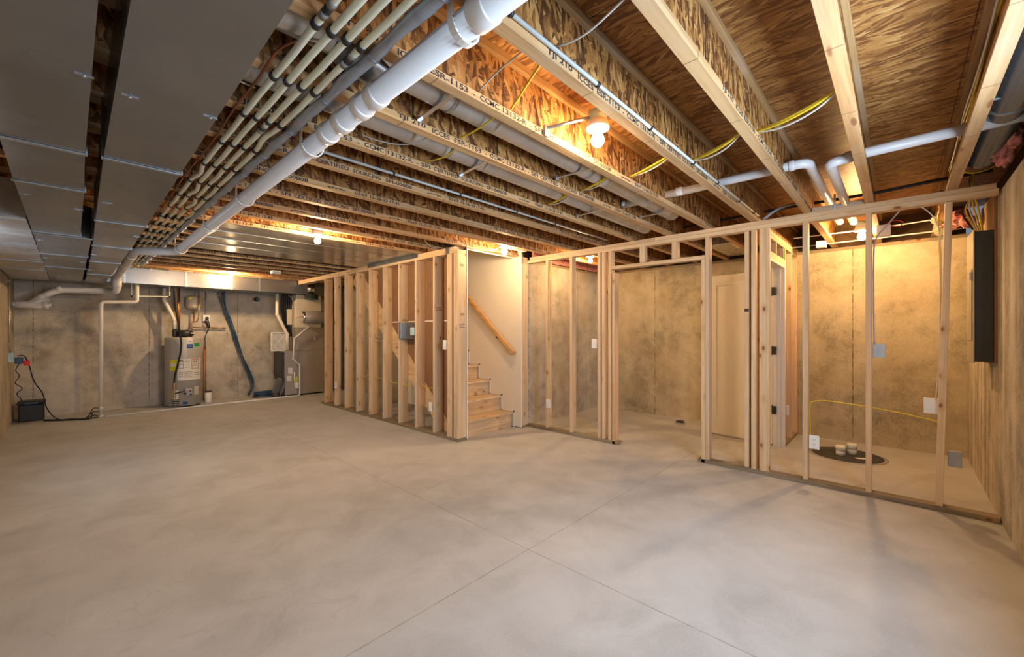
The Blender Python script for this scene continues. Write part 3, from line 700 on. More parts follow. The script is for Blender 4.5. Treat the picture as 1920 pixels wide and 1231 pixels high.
t3 = rect_duct('dented shiny metal duct overhead against the left concrete wall', [(4.16, -0.548, -0.190), (5.4, -0.548, -0.188), (6.6, -0.548, -0.186), (7.5, -0.548, -0.186), (8.89, -0.548, -0.186)], ZB, 2.30, M['galv'])
# small hanger screws/brackets on the ducts
for t, pts in ((t1, [(0.13, 1.75), (0.33, 1.72), (0.15, 3.3), (0.36, 4.3), (0.16, 5.6), (0.16, 7.0)]), (t2, [(0.03, 1.7), (-0.16, 3.4), (0.04, 3.6), (-0.16, 5.0), (-0.16, 6.2), (0.10, 6.3)]), (t3, [(-0.30, 4.3), (-0.21, 6.4)])):
    for x, y in pts:
        MB().box(x - 0.02, x + 0.02, y - 0.005, y + 0.005, ZB - 0.003, ZB - 0.0002).lathe((x, y, ZB - 0.008), [(0.005, 0), (0.006, 0.007)], 8).build('screw_tab', M['cleat'], t)
# trunk across the far wall
tr = thing('trunk_duct', 'bright wide metal trunk duct running across above the water heater and furnace', 'duct', (1.6, 9.2, 2.085))
segs = [(-0.55, 0.6), (0.6, 1.37), (1.37, 2.03), (2.03, 2.48), (2.48, 3.72)]
for i, (a, b) in enumerate(segs):
    MB().box(a + 0.001, b - 0.001, 8.90, 9.45, 2.085, 2.335, 0.002).build('duct_section', M['galv_bright'], tr)
for a, _ in segs[1:]:
    MB().box(a - 0.013, a + 0.013, 8.893, 8.899, 2.08, 2.338).box(a - 0.013, a + 0.013, 8.893, 9.45, 2.079, 2.0845).build('cleat', M['cleat'], tr)
MB().lathe((3.43, 8.99, 2.087), [(0.115, 0), (0.115, 0.245)], 32).build('round_takeoff', M['chrome'], tr)
MB().lathe((3.45, 8.935, 1.985), [(0.14, 0), (0.15, 0.012), (0.125, 0.014), (0.125, 0.098)], 32).build('collar', M['teal'], tr)
# sheet metal panning under four joist bays
pn = thing('panned_return', 'smooth sheet metal panning nailed under the joists past the second bulb', 'duct', (2.0, 5.4, ZJ - 0.004))
yb = [4.62, 5.03, 5.44, 5.85, 6.25]
for i in range(4):
    MB().box(0.98, LX0 - 0.004, yb[i] + 0.002, yb[i + 1] - 0.002, ZJ - 0.003, ZJ - 0.0012).build('metal_sheet', M['panning'], pn)
for y in yb[1:-1]:
    MB().box(0.98, LX0 - 0.002, y - 0.008, y + 0.008, ZJ - 0.006, ZJ - 0.0032).build('seam', M['galv_dull'], pn)
MB().box(3.150, 3.159, 4.66, 6.0, ZJ - 0.045, ZJ + 0.02).build('edge_flashing', M['galv_dull'], pn)
MB().box(3.151, 3.160, 4.00, 4.06, ZJ - 0.078, ZJ - 0.001).build('nail_plate', M['galv_dull'], pn)

def round_duct(label, y, z, r, x0, x1, straps, name='round_duct', mat=None, crimps=()):
    t = thing(name, label, 'duct', (x0, y, z))
    xs = [x0] + list(crimps) + [x1]
    for i in range(len(xs) - 1):
        a, b = xs[i], xs[i + 1]
        prof = [(r - 0.003, a - x0), (r, a - x0 + 0.02), (r, b - x0 - 0.03), (r + 0.002, b - x0 - 0.028), (r + 0.002, b - x0)]
        MB().lathe((x0, y, z), prof, 32, 'X').build('duct_section', mat or M['galv'], t)
    for s in straps:
        MB().lathe((s, y, z), [(r + 0.0045, 0), (r + 0.0045, 0.02)], 28, 'X').build('strap', M['cleat'], t)
    return t
round_duct('round metal duct between the first two stamped joists past the bare bulb', 1.59, 2.463, 0.077, 0.36, 3.95, (1.25, 2.45, 3.6), crimps=(1.55, 2.7, 3.4))
round_duct('round metal duct one joist bay farther back than the bulb side one', 2.0, 2.452, 0.077, 0.36, 4.25, (1.55, 2.7), crimps=(1.3, 1.85, 3.1))
round_duct('dark round metal duct above the electrical panel corner', -0.405, 2.49, 0.085, 0.9, 4.15, (3.2,), crimps=(2.4,), mat=M['galv_dull'])
# boot between ducts and the drain
bt = thing('duct_boot', 'round metal boot behind the big white drain pipe', 'duct', (0.80, 1.62, 2.44))
MB().tube(smooth_path([(0.70, 1.60, 2.46), (0.80, 1.60, 2.44), (0.92, 1.62, 2.43)], 5), 0.083, 24).build('elbow', M['galv_bright'], bt)
# galvanised hanger straps bracketing bays
for i, (p, q) in enumerate([((1.206, 1.76, 2.385), (1.16, 1.43, 2.362)), ((1.80, 2.15, 2.372), (1.74, 1.84, 2.355)), ((2.35, 1.76, 2.40), (2.30, 1.43, 2.365)), ((3.18, 2.15, 2.375), (3.11, 1.84, 2.358)), ((3.62, 1.75, 2.38), (3.58, 1.43, 2.36))]):
    p, q = Vector(p), Vector(q); dv = q - p
    lab = ['by the big white drain coupling', 'between second and third stamped joists', 'right of the yellow cable', 'right of the looped yellow cable', 'near the white capped pipe end'][i]
    t = thing('duct_hanger', 'grey steel hanger strap under a round duct, %s' % lab, 'bracket', (p + q) / 2, 'steel hanger straps')
    rm = dv.to_track_quat('Y', 'Z').to_matrix().to_4x4()
    MB().obox((p + q) / 2, (0.022, dv.length, 0.006), rm, 0.001).obox(p, (0.03, 0.006, 0.03), rm).build('strap_bar', M['galv'], t)

# ------------------------------------------------------------------ pipes under the joists
def jclips(x, z, r, ks, parent, mat):
    out = []
    for k in ks:
        y = JY(k) if k > -3 else -0.279
        m = MB(); m.lathe((x, y - 0.014, z), [(r + 0.0045, 0), (r + 0.0045, 0.024)], 10, 'Y')
        m.box(x - 0.008, x + 0.008, y - 0.014, y + 0.010, z, ZJ - 0.0005).box(x - 0.018, x + 0.018, y - 0.012, y + 0.008, z - 0.004, z + 0.006, 0.001)
        m.build('clip', mat, parent)
PXS = [0.552, 0.603, 0.655, 0.707]
for i, x in enumerate(PXS):
    lab = ['outermost, next to the grey duct', 'second from the grey duct', 'third from the grey duct', 'nearest the grey wrapped line'][i]
    t = thing('water_pipe', 'cream plastic water pipe clipped under the joists, %s' % lab, 'pipe', (x, 5, ZJ - 0.02), 'cream water pipes')
    pts = [Vector((x, -0.35, ZJ - 0.020))]
    for k in range(-1, 20):
        y = JY(k)
        pts.append(Vector((x + 0.0, y - 0.05, ZJ - 0.020))); pts.append(Vector((x, y + 0.05, ZJ - 0.020)))
        if k < 19:
            sw = 0.0015 + (0.013 if (k * 7 + i * 3) % 5 == 0 and k > 2 else 0) ; sg = 1 if (k + i) % 2 else -1
            pts.append(Vector((x + sg * sw, y + SP / 2, ZJ - 0.020 - 0.001 - (0.004 if k > 4 else 0))))
    MB().tube(smooth_path(pts, 3), 0.0125, 12).build('tube', M['pex'], t)
    jclips(x, ZJ - 0.020, 0.0125, range(-1, 19), t, M['black'])
    for yc in [(1.30, ), (), (2.30 + 0.0,), (1.49, )][i]:
        MB().lathe((x, yc - 0.045, ZJ - 0.020), [(0.0145, 0), (0.0145, 0.028)], 14, 'Y').lathe((x, yc + 0.017, ZJ - 0.020), [(0.0145, 0), (0.0145, 0.028)], 14, 'Y').build('crimp_ring', M['cleat'], t)
        MB().lathe((x, yc - 0.016, ZJ - 0.020), [(0.0135, 0), (0.0135, 0.032)], 12, 'Y').build('coupling', M['black'], t)
# grey wrapped line
t = thing('wrapped_line', 'sagging grey wrapped line beside the cream water pipes', 'pipe', (0.74, 4, ZJ - 0.03))
pts = []; rr = []
y = -0.3; i = 0
while y < 8.3:
    sag = 0.5 - 0.5 * math.cos(2 * PI * ((y - JY(0)) / SP))
    pts.append((0.757 - 0.012 * sag - 0.006 * max(0, y - 2.5) / 3, y, ZJ - 0.026 - 0.008 * sag)); rr.append(0.021 + 0.0035 * math.sin(i * 1.3) * math.sin(i * 0.37)); y += SP / 6; i += 1
MB().tube(pts, 0.021, 14, True, rr).build('wrapped_tube', M['wrap'], t)
for k in range(0, 18):
    MB().lathe((0.757, JY(k) - 0.004, ZJ - 0.026), [(0.0255, 0), (0.0255, 0.004)], 14, 'Y').box(0.753, 0.761, JY(k) - 0.004, JY(k), ZJ - 0.026, ZJ).build('wire_hook', M['cleat'], t)
# thin copper line
t = thing('copper_line', 'thin copper tube bending down beside the outermost cream water pipe', 'tube', (0.52, 3, ZJ - 0.01))
cp = [(0.64, 1.56, ZJ + 0.03), (0.575, 1.60, ZJ + 0.035), (0.528, 1.66, ZJ + 0.01), (0.515, 1.73, ZJ - 0.010), (0.52, 1.9, ZJ - 0.008), (0.515, 2.2, ZJ - 0.008), (0.524, 2.7, ZJ - 0.009), (0.516, 3.4, ZJ - 0.008), (0.524, 4.2, ZJ - 0.008), (0.516, 5.4, ZJ - 0.008), (0.52, 7.5, ZJ - 0.008)]
MB().tube(smooth_path(cp, 6), 0.0048, 8).build('tube', M['copper_dk'], t)

# 3 inch white drain
def pipe_run(parent, pts, r, mat, name='pipe', rad=0.09, seg=20):
    return MB().tube(fillet(pts, rad, 6), r, seg).build(name, mat, parent)
def coupling(parent, p, d, r, L, mat, name='coupling'):
    d = Vector(d).normalized(); p = Vector(p)
    m = MB(); m.tube([p - d * L / 2, p - d * L / 2 + d * 0.004, p + d * (L / 2 - 0.004), p + d * L / 2], r, 24, True, [r - 0.002, r, r, r - 0.002]); return m.build(name, mat, parent)
DX, DR = 0.857, 0.0445
def dz(y): return 2.293 - 0.0085 * y
dn = thing('drain_pipe', 'big white plastic drain pipe hung diagonally overhead and ending at the far left corner', 'pipe', (DX, 3, 2.27))
pipe_run(dn, [(DX, -0.35, dz(-0.35)), (DX, 6.10, dz(6.10)), (0.50, 6.22, 2.215), (0.50, 6.75, 2.19), (0.505, 8.72, 2.155), (0.505, 8.74, 1.93), (0.42, 9.10, 1.955), (-0.13, 9.10, 1.935), (-0.345, 9.10, 1.75)], DR, M['pvc'], 'pipe', 0.10)
for y, L in ((0.92, 0.07), (1.56, 0.06), (1.68, 0.05), (1.86, 0.06), (2.02, 0.05), (4.56, 0.06)):
    coupling(dn, (DX, y, dz(y)), (0, 1, -0.0085), DR + 0.0065, L, M['pvc_bright'])
coupling(dn, (0.62, 6.19, 2.226), (1, -0.2, 0), DR + 0.006, 0.05, M['pvc'])
coupling(dn, (0.50, 6.52, 2.20), (0, 1, -0.03), DR + 0.006, 0.05, M['pvc'])
coupling(dn, (0.502, 7.3, 2.18), (0, 1, -0.018), DR + 0.006, 0.06, M['pvc'])
coupling(dn, (0.504, 7.9, 2.17), (0, 1, -0.018), DR + 0.006, 0.06, M['pvc'])
coupling(dn, (0.505, 8.735, 2.05), (0, 0, 1), DR + 0.010, 0.10, M['pvc'])
coupling(dn, (-0.10, 9.10, 1.94), (1, 0, 0.03), DR + 0.007, 0.05, M['pvc'])
coupling(dn, (-0.27, 9.10, 1.815), (0.76, 0, 0.65), DR + 0.007, 0.05, M['pvc'])
MB().tube([(-0.548, 9.10, 1.70), (-0.24, 9.10, 1.705)], DR + 0.006, 20).tube([(-0.20, 9.10, 1.74 + 0.06), (-0.42, 9.10, 1.70)], DR, 16).build('wye_fitting', M['pvc'], dn)
MB().tube([(-0.26, 9.10, 1.705), (-0.20, 9.10, 1.706)], DR + 0.009, 20).box(-0.20, -0.175, 9.08, 9.12, 1.686, 1.726, 0.003).build('cleanout_plug', M['pvc'], dn)
coupling(dn, (-0.53, 9.10, 1.70), (1, 0, 0), DR + 0.012, 0.025, M['grey'], 'wall_collar')
for y in (1.01, 2.214, 3.40, 4.43, 5.85):
    z = dz(y); rr_ = DR + 0.010; m = MB(); pts = []
    for q in range(0, 13):
        a = PI - q * (PI / 12) * 1.15
        pts.append((DX + rr_ * math.cos(a), z - rr_ * math.sin(a)))
    pl = [(DX - rr_, ZJ + 0.03)] + pts
    for (xa, za), (xb, zb) in zip(pl[:-1], pl[1:]):
        v1 = Vector((xb - xa, 0, zb - za)); L = v1.length
        m.obox(((xa + xb) / 2, y, (za + zb) / 2), (L * 1.12, 0.026, 0.006), v1.to_track_quat('X', 'Z').to_matrix().to_4x4())
    m.build('j_hook', M['pvc_bright'], dn)

# 2 inch white waste lines over the right wall
wp = thing('waste_pipe', 'white waste pipe capped in a joist bay, elbowing over the stud wall', 'pipe', (3.4, 1.2, 2.42))
zz = 2.435
pipe_run(wp, [(3.33, 1.78, zz - 0.005), (3.33, 0.44, zz), (5.35, 0.44, zz - 0.005)], 0.030, M['pvc'], 'pipe', 0.07)
coupling(wp, (3.33, 1.76, zz), (0, 1, 0), 0.033, 0.03, M['pvc'], 'end_cap')
coupling(wp, (3.33, 1.28, zz), (0, 1, 0), 0.034, 0.05, M['pvc'])
coupling(wp, (3.33, 0.53, zz), (0, 1, 0), 0.035, 0.03, M['pvc'])
wq = thing('waste_pipe', 'white waste pipe crossing the three rightmost joists toward the panel corner', 'pipe', (3.45, 0, 2.43))
pipe_run(wq, [(3.36, -0.60 + 0.1, 2.432), (3.36, 0.20, 2.42), (3.30, 0.325, 2.385), (5.20, 0.325, 2.38)], 0.030, M['pvc'], 'pipe', 0.06)
coupling(wq, (3.345, 0.235, 2.412), (-0.4, 1, -0.25), 0.0345, 0.035, M['pvc'])
wpc = thing('pipe_block', 'short wooden block carrying the two white waste pipes on the stud wall', 'block', (4.5, 0.37, ZJ))
MB().box(4.36, 4.40, 0.205, 0.548, ZJ, ZJ + 0.038, 0.002).build('block', M['lumY'], wpc)
MB().box(4.352, 4.3595, 0.385, 0.40, ZJ - 0.01, ZJ + 0.12).build('strap', M['bluebox'], wpc)

# straight conduits clipped to joist sides
for (k, x0, x1, z, r, lab, cl) in [(0, 0.95, 4.33, 2.378, 0.0085, 'pale grey conduit clipped along the first stamped joist, nearer side of the bulb', [1.006, 1.551, 2.069, 2.682, 3.155, 3.709, 4.166]),
                                (4, 0.95, 4.3, 2.385, 0.0085, 'pale grey conduit clipped along the joist behind the farther round duct', [1.50, 2.08, 2.73, 3.3])]:
    y = JY(k) - FW / 2 - 0.011 if k == 0 else 2.50
    t = thing('conduit', lab, 'conduit', (x0, y, z))
    MB().tube([(x0, y, z), (x1, y, z + 0.003)], r, 12).build('tube', M['conduit'], t)
    for c in cl:
        MB().lathe((c - 0.007, y, z), [(r + 0.004, 0), (r + 0.004, 0.014)], 10, 'X').box(c - 0.006, c + 0.006, y, (JY(k) - FW / 2 - 0.0008) if k == 0 else y + 0.05, z - 0.006, z + 0.008).build('clip', M['black'], t)

# ------------------------------------------------------------------ cables
def cable(label, pts, r, mat, name='cable', group=None, sub=6):
    m = MB().tube(smooth_path(pts, sub), r, 8)
    o = m.build(name, M[mat]); tag(o, label, 'cable', group); return o
cable('single yellow cable slanting across the bulb bay left of the lamp', [(1.27, 0.998, 2.40), (1.33, 1.10, 2.41), (1.40, 1.22, 2.42), (1.44, 1.30, 2.415), (1.462, 1.373, 2.395)], 0.0055, 'yellow')
cable('yellow cable crossing under the first round duct', [(1.425, 1.43, 2.372), (1.436, 1.50, 2.368), (1.45, 1.58, 2.370), (1.462, 1.68, 2.374), (1.47, 1.765, 2.384)], 0.0045, 'yellow')
cable('short yellow cable crossing the second round duct', [(1.51, 1.84, 2.368), (1.525, 1.92, 2.360), (1.53, 2.0, 2.360), (1.525, 2.09, 2.368), (1.52, 2.172, 2.388)], 0.0045, 'yellow')
bund = [(0.16, 0.60), (0.60, 0.985), (0.985, 1.39), (1.39, 1.80), (1.80, 2.20)]
names = ['right of the second joist', 'just right of the long conduit', 'right of the lit bulb', 'over the first round duct', 'over the second round duct']
for bi, (ya, yb_) in enumerate(bund):
    ym = (ya + yb_) / 2
    sag = [0.05, 0.045, 0.02, 0.03, 0.04][bi]
    for q, (mt, dx, ds, r) in enumerate([('yellow', 0, 0, 0.0052), ('yellow', 0.012, 0.35, 0.0052), ('yellow', -0.012, 0.8, 0.0052), ('whitewire', 0.02, 1.25, 0.0046)]):
        xa, xb = [(2.32, 2.55), (2.48, 2.69), (2.50, 2.69), (2.52, 2.69), (2.62, 2.78)][bi]
        z = 2.405
        lab = '%s cable of the bundle strung %s%s' % ({'yellow': 'yellow', 'whitewire': 'white'}[mt], names[bi], ['', ', middle strand', ', lowest yellow strand', ''][q])
        cable(lab, [(xa, ya + 0.008, z), (xa + (xb - xa) * 0.3 + dx, ya * 0.7 + yb_ * 0.3, z - sag * (0.35 + ds * 0.4)), (xa + (xb - xa) * 0.65 + dx, ya * 0.35 + yb_ * 0.65, z - sag * (0.4 + ds * 0.4)), (xb, yb_ - 0.008, z - 0.002)], r, mt, 'cable', 'cable bundle through the joists')
cable('thin grey wire drooping from the top edge over the conduit joist', [(1.20, 0.57, 2.39), (1.215, 0.66, 2.376), (1.25, 0.80, 2.372), (1.262, 0.90, 2.385), (1.268, 0.975, 2.41)], 0.0035, 'whitewire')
cable('thin grey wire crossing the bulb bay above the yellow cable', [(1.19, 0.998, 2.40), (1.20, 1.08, 2.40), (1.225, 1.22, 2.405), (1.25, 1.37, 2.39)], 0.0035, 'greywire')
cable('looped thin grey wire under the second round duct', [(1.32, 1.82, 2.37), (1.31, 1.93, 2.355), (1.25, 2.03, 2.355), (1.16, 2.10, 2.37), (1.10, 2.15, 2.395)], 0.003, 'greywire')
# romex running along bays farther back
for i, (x0, x1, y, z, mt) in enumerate([(1.7, 4.3, 2.36, 2.43, 'yellow'), (1.8, 4.3, 2.33, 2.42, 'yellow'), (1.75, 4.3, 2.30, 2.41, 'whitewire'), (2.5, 4.3, 3.2, 2.42, 'yellow'), (2.6, 4.3, 3.60, 2.42, 'whitewire')]):
    pts = [(x0 - 0.06, y + 0.12, z + 0.04)] + [(x0 + (x1 - x0) * t, y + 0.012 * math.sin(t * 9 + i), z - 0.012 * math.sin(t * 12 + i * 2)) for t in [q / 8 for q in range(9)]]
    cable('%s cable running lengthwise in a far joist bay, %s' % ({'yellow': 'yellow', 'whitewire': 'pale'}[mt], ['upper of a yellow pair', 'lower of a yellow pair', 'beside the yellow pair', 'alone above the stair wall end', 'drooping above the stair opening'][i]), pts, 0.0048, mt)
cable('grey cable loop hanging above the corner post', [(2.75, 3.9, 2.40), (2.80, 3.98, 2.355), (2.95, 4.05, 2.32), (3.05, 4.05, 2.33), (3.15, 4.05, 2.335), (3.17, 4.06, 2.36)], 0.0032, 'greywire')
cable('white cable drooping in front of the stair header', [(2.9, 3.55, 2.40), (3.05, 3.68, 2.34), (3.25, 3.75, 2.325), (3.45, 3.74, 2.315), (3.62, 3.70, 2.34), (3.75, 3.64, 2.40)], 0.0035, 'whitewire')
# yellow pair stapled up the rightmost joist
for i in range(3):
    pts = [(2.2 + 0.35 * q + 0.0, -0.279 + 0.010 + 0.006 * i, 2.50 + 0.018 * math.sin(q * 1.7 + i * 1.3) - 0.006 * q) for q in range(7)]
    cable(['yellow cable stapled to the rightmost joist web, upper strand', 'yellow cable stapled to the rightmost joist web, lower strand', 'white cable stapled beside the yellow pair on the rightmost joist'][i], pts, 0.0045, ['yellow', 'yellow', 'whitewire'][i])
# dark cables and hoses above the right wall top plate
cable('thick black cable crossing high above the right stud wall', [(4.62, -0.50, 2.50), (4.66, -0.2, 2.505), (4.70, 0.2, 2.50), (4.72, 0.8, 2.51), (4.74, 1.4, 2.50), (4.8, 2.1, 2.50)], 0.014, 'rubber')
cable('lower black cable crossing just above the top plate', [(4.70, -0.30, 2.42), (4.70, -0.05, 2.40), (4.75, 0.10, 2.38), (4.80, 0.16, 2.38)], 0.011, 'rubber')
cable('dark grey cable curling over the top plate left of the white pipes', [(4.42, 0.93, 2.36), (4.45, 0.82, 2.44), (4.55, 0.72, 2.49), (4.70, 0.62, 2.52)], 0.012, 'greywire')
cable('yellow cable curving out of the pink insulation corner', [(4.05, -0.26, 2.42), (4.12, -0.34, 2.38), (4.2, -0.42, 2.40), (4.25, -0.49, 2.44)], 0.005, 'yellow')

# ------------------------------------------------------------------ lamps
def lamp(label, x, y, zb, drop, flush=False, size=1.0, e='bulb1'):
    """zb: bulb centre"""
    t = thing('bulb_lamp', label, 'lamp', (x, y, zb + 0.05))
    r = 0.031 * size
    MB().lathe((x, y, zb + 0.052), [(0.012, -0.012), (0.045, 0.0), (0.062, 0.010), (0.065, 0.020), (0.055, 0.040), (0.052, 0.052)], 28).build('lampholder', M['white'], t)
    MB().lathe((x, y, zb), [(0.001, -r), (r * 0.5, -r * 0.87), (r * 0.87, -r * 0.5), (r, 0), (r * 0.9, r * 0.45), (r * 0.62, r * 1.0), (0.014, r * 1.5), (0.013, 0.05)], 20).build('bulb', M[e], t)
    if drop > 0:
        MB().lathe((x, y, zb + 0.1045), [(0.05, 0), (0.05, 0.05)], 20).build('ceiling_box', M['bluebox'], t)
    return t
t = lamp('lit bare bulb in a white holder, largest and nearest, between stamped joists', 1.95, 1.19, 2.348, 1, size=1.15)
MB().tube([(1.93, 1.20, 2.475), (1.715, 1.355, 2.385)], 0.009, 8).box(1.70, 1.73, 1.350, 1.363, 2.342, 2.40).build('support_bar', M['galv'], t)
MB().tube([(1.97, 1.18, 2.475), (2.12, 1.016, 2.475)], 0.009, 8).build('support_bar', M['galv'], t)
lamp('lit bare bulb in front of the sheet metal panning', 1.775, 4.44, 2.262, 0, e='bulb2')
MBx = thing('lamp_bracket', 'small box and bar holding the bulb by the metal panning', 'bracket', (1.7, 4.44, 2.37))
MB().box(1.735, 1.815, 4.40, 4.48, 2.3665, 2.42, 0.003).build('box', M['white'], MBx)
MB().box(1.60, 1.7345, 4.425, 4.455, 2.372, 2.39).build('bar', M['galv'], MBx)
t = lamp('lit round lamp at the top of the stair opening', 3.66, 3.55, 2.298, 0, size=1.25, e='bulb3')
MB().box(3.62, 4.05, 3.52, 3.58, 2.351, 2.362, 0.002).build('mounting_strip', M['white'], t)
lamp('lit bulb seen between studs above the middle room', 5.05, 3.2, 2.318, 1, e='bulb4')
lamp('lit bulb seen between studs above the back right room', 5.60, 0.285, 2.297, 1, size=1.15, e='bulb5')
lamp('lit bulb low in front of the far trunk duct', 1.93, 8.5, 2.290, 1, e='bulb6')
sd = thing('smoke_detector', 'small white box fixed under the joists before the trunk duct', 'detector', (2.374, 7.65, 2.31))
MB().box(2.31, 2.44, 7.60, 7.72, 2.285, 2.341, 0.006).build('housing', M['white'], sd)
MB().box(2.33, 2.42, 7.597, 7.5995, 2.30, 2.31).build('vent_slot', M['grey'], sd)

# ------------------------------------------------------------------ boxes on the studs
def outlet_box(label, c, facing, w, h, d, kind, mat='white'):
    """facing '-X' or '-Y'"""
    t = thing('electrical_box', label, 'electrical box', c)
    x, y, z = c
    if facing == '-X': MB().box(x, x + d, y - w / 2, y + w / 2, z - h / 2, z + h / 2, 0.002).build('box_body', M[mat], t)
    else: MB().box(x - w / 2, x + w / 2, y, y + d, z - h / 2, z + h / 2, 0.002).build('box_body', M[mat], t)
    if kind in ('outlet', 'switch', 'plate'):
        pw, ph = 0.072, 0.116
        if facing == '-X': plate = MB().box(x - 0.006, x - 0.0004, y - pw / 2, y + pw / 2, z - ph / 2, z + ph / 2, 0.002).build('cover_plate', M['white'], t)
        else: plate = MB().box(x - pw / 2, x + pw / 2, y - 0.006, y - 0.0004, z - ph / 2, z + ph / 2, 0.002).build('cover_plate', M['white'], t)
    if kind == 'outlet' and facing == '-X':
        m = MB(); m.box(x - 0.0085, x - 0.0062, y - 0.017, y + 0.017, z - 0.034, z + 0.034, 0.001); m.build('receptacle', M['white'], plate)
        m = MB()
        for s in (-1, 1):
            zc = z + s * 0.0195
            m.box(x - 0.0095, x - 0.0088, y - 0.0075, y - 0.0055, zc - 0.001, zc + 0.008).box(x - 0.0095, x - 0.0088, y + 0.0055, y + 0.0075, zc - 0.001, zc + 0.008).box(x - 0.0095, x - 0.0088, y - 0.002, y + 0.002, zc - 0.009, zc - 0.005)
        m.build('slots', M['black'], plate)
    if kind == 'switch':
        if facing == '-X': MB().box(x - 0.012, x - 0.0062, y - 0.016, y + 0.016, z - 0.032, z + 0.032, 0.002).build('rocker', M['white'], plate)
        else: MB().box(x - 0.016, x + 0.016, y - 0.012, y - 0.0062, z - 0.032, z + 0.032, 0.002).build('rocker', M['white'], plate)
    return t
outlet_box('white duplex outlet low on the stud in front of the sump lid', (RX0 - 0.012, 0.530, 0.375), '-X', 0.055, 0.09, 0.06, 'outlet')
outlet_box('grey metal box at mid height on the stud nearest the bulb room', (RX0 + 0.02, 0.117, 1.165), '-X', 0.075, 0.11, 0.04, 'none', 'grey')
outlet_box('white open box with wires left of the leaning stud', (RX1 + 0.005, -0.178, 0.755), '-X', 0.085, 0.115, 0.03, 'none')
outlet_box('grey box right of the leaning stud near the floor', (RX0 + 0.03, -0.295, 0.39), '-X', 0.07, 0.11, 0.05, 'none', 'grey')
outlet_box('small white box low on the partition stud beyond the jamb', (5.70, 0.945, 0.405), '-Y', 0.07, 0.10, 0.03, 'plate')
outlet_box('white switch at mid height on the double stud of the middle room', (RX0 + 0.02, 2.715, 1.17), '-X', 0.055, 0.09, 0.05, 'switch')
outlet_box('white outlet low on the first stud right of the stairs', (RX0 - 0.012, 3.40, 0.365), '-X', 0.055, 0.09, 0.01, 'plate')
outlet_box('white switch on the stud next to the corner post', (LX0 - 0.002, 4.085, 1.156), '-X', 0.055, 0.09, 0.05, 'switch')
outlet_box('white outlet low between the third and fourth studs from the corner post', (LX0 - 0.002, 4.375, 0.36), '-X', 0.055, 0.09, 0.05, 'plate')
outlet_box('white outlet low at the far end of the left stud wall', (LX0 - 0.012, 7.11, 0.395), '-X', 0.055, 0.09, 0.01, 'plate')
t = thing('wiring_panel', 'grey steel wiring box with a white thermostat between studs', 'electrical box', (3.20, 5.0, 1.2))
MB().box(3.19, 3.26, 4.80, 5.13, 1.215, 1.44, 0.002).build('box_body', M['galv_dull'], t)
MB().box(3.155, 3.189, 5.085, 5.125, 1.21, 1.445, 0.002).build('flange', M['chrome'], t)
MB().box(3.148, 3.1885, 4.745, 4.83, 1.27, 1.375, 0.005).build('thermostat', M['bluebox'], t)
for i, (ys_, zs_) in enumerate([((4.09, 4.16, 4.3), (1.7, 1.3, 1.156)), ]): pass
cable('yellow cable stapled down the first stud right of the stairs', [(4.405, 3.415, 2.25), (4.40, 3.413, 2.15), (4.385, 3.412, 1.9), (4.385, 3.411, 1.2), (4.38, 3.41, 0.7), (4.37, 3.405, 0.42)], 0.0042, 'yellow')
cable('yellow cable hanging low across the back right room studs', [(4.45, 0.57, 0.40), (4.45, 0.575, 0.66), (4.46, 0.55, 0.705), (4.47, 0.45, 0.72), (4.455, 0.2, 0.705), (4.462, 0.0, 0.68), (4.462, -0.15, 0.655), (4.462, -0.232, 0.66), (4.46, -0.238, 0.9), (4.456, -0.234, 1.2), (4.45, -0.215, 2.2)], 0.0042, 'yellow')
cable('grey cable running down behind the middle bare stud to the metal box', [(4.45, -0.02, 2.29), (4.43, 0.07, 2.16), (4.40, 0.135, 2.06), (4.395, 0.15, 1.9), (4.395, 0.15, 1.5), (4.39, 0.145, 1.22)], 0.005, 'greywire')
cable('white cable down the leaning stud to the open box', [(4.42, -0.10, 2.29), (4.44, -0.20, 2.15), (4.45, -0.226, 1.9), (4.45, -0.222, 1.4), (4.45, -0.218, 1.1), (4.45, -0.20, 0.8)], 0.0042, 'whitewire')
# wires looping from stud to stud in the left wall
k = 0
sy = [4.32, 4.72, 5.13, 5.55, 5.965, 6.38, 6.79, 7.17]
for (i0, i1, z, mt, nm) in [(0, 5, 0.60, 'yellow', 'lower yellow'), (2, 6, 1.16, 'greywire', 'middle grey'), (3, 6, 1.22, 'greywire', 'upper grey')]:
    for i in range(i0, i1):
        if mt == 'yellow' and i == 0: za, zb = 0.68, 0.66
        za = z + 0.03 * math.sin(i * 2.1) + 0.02 * i * 0.5; zb = z + 0.03 * math.sin((i + 1) * 2.1) + 0.02 * (i + 1) * 0.5
        cable('%s wire looping between studs, %s span from the corner post' % (nm, ORD[i + 1]), [(3.235, sy[i] - 0.02, za), (3.20, sy[i] + 0.06, za - 0.005), (3.205, (sy[i] + sy[i + 1]) / 2, (za + zb) / 2 - 0.035), (3.215, sy[i + 1] - 0.08, zb - 0.03), (3.235, sy[i + 1] - 0.0, zb)], 0.004, mt, 'wire', 'wires threaded through the left stud wall')

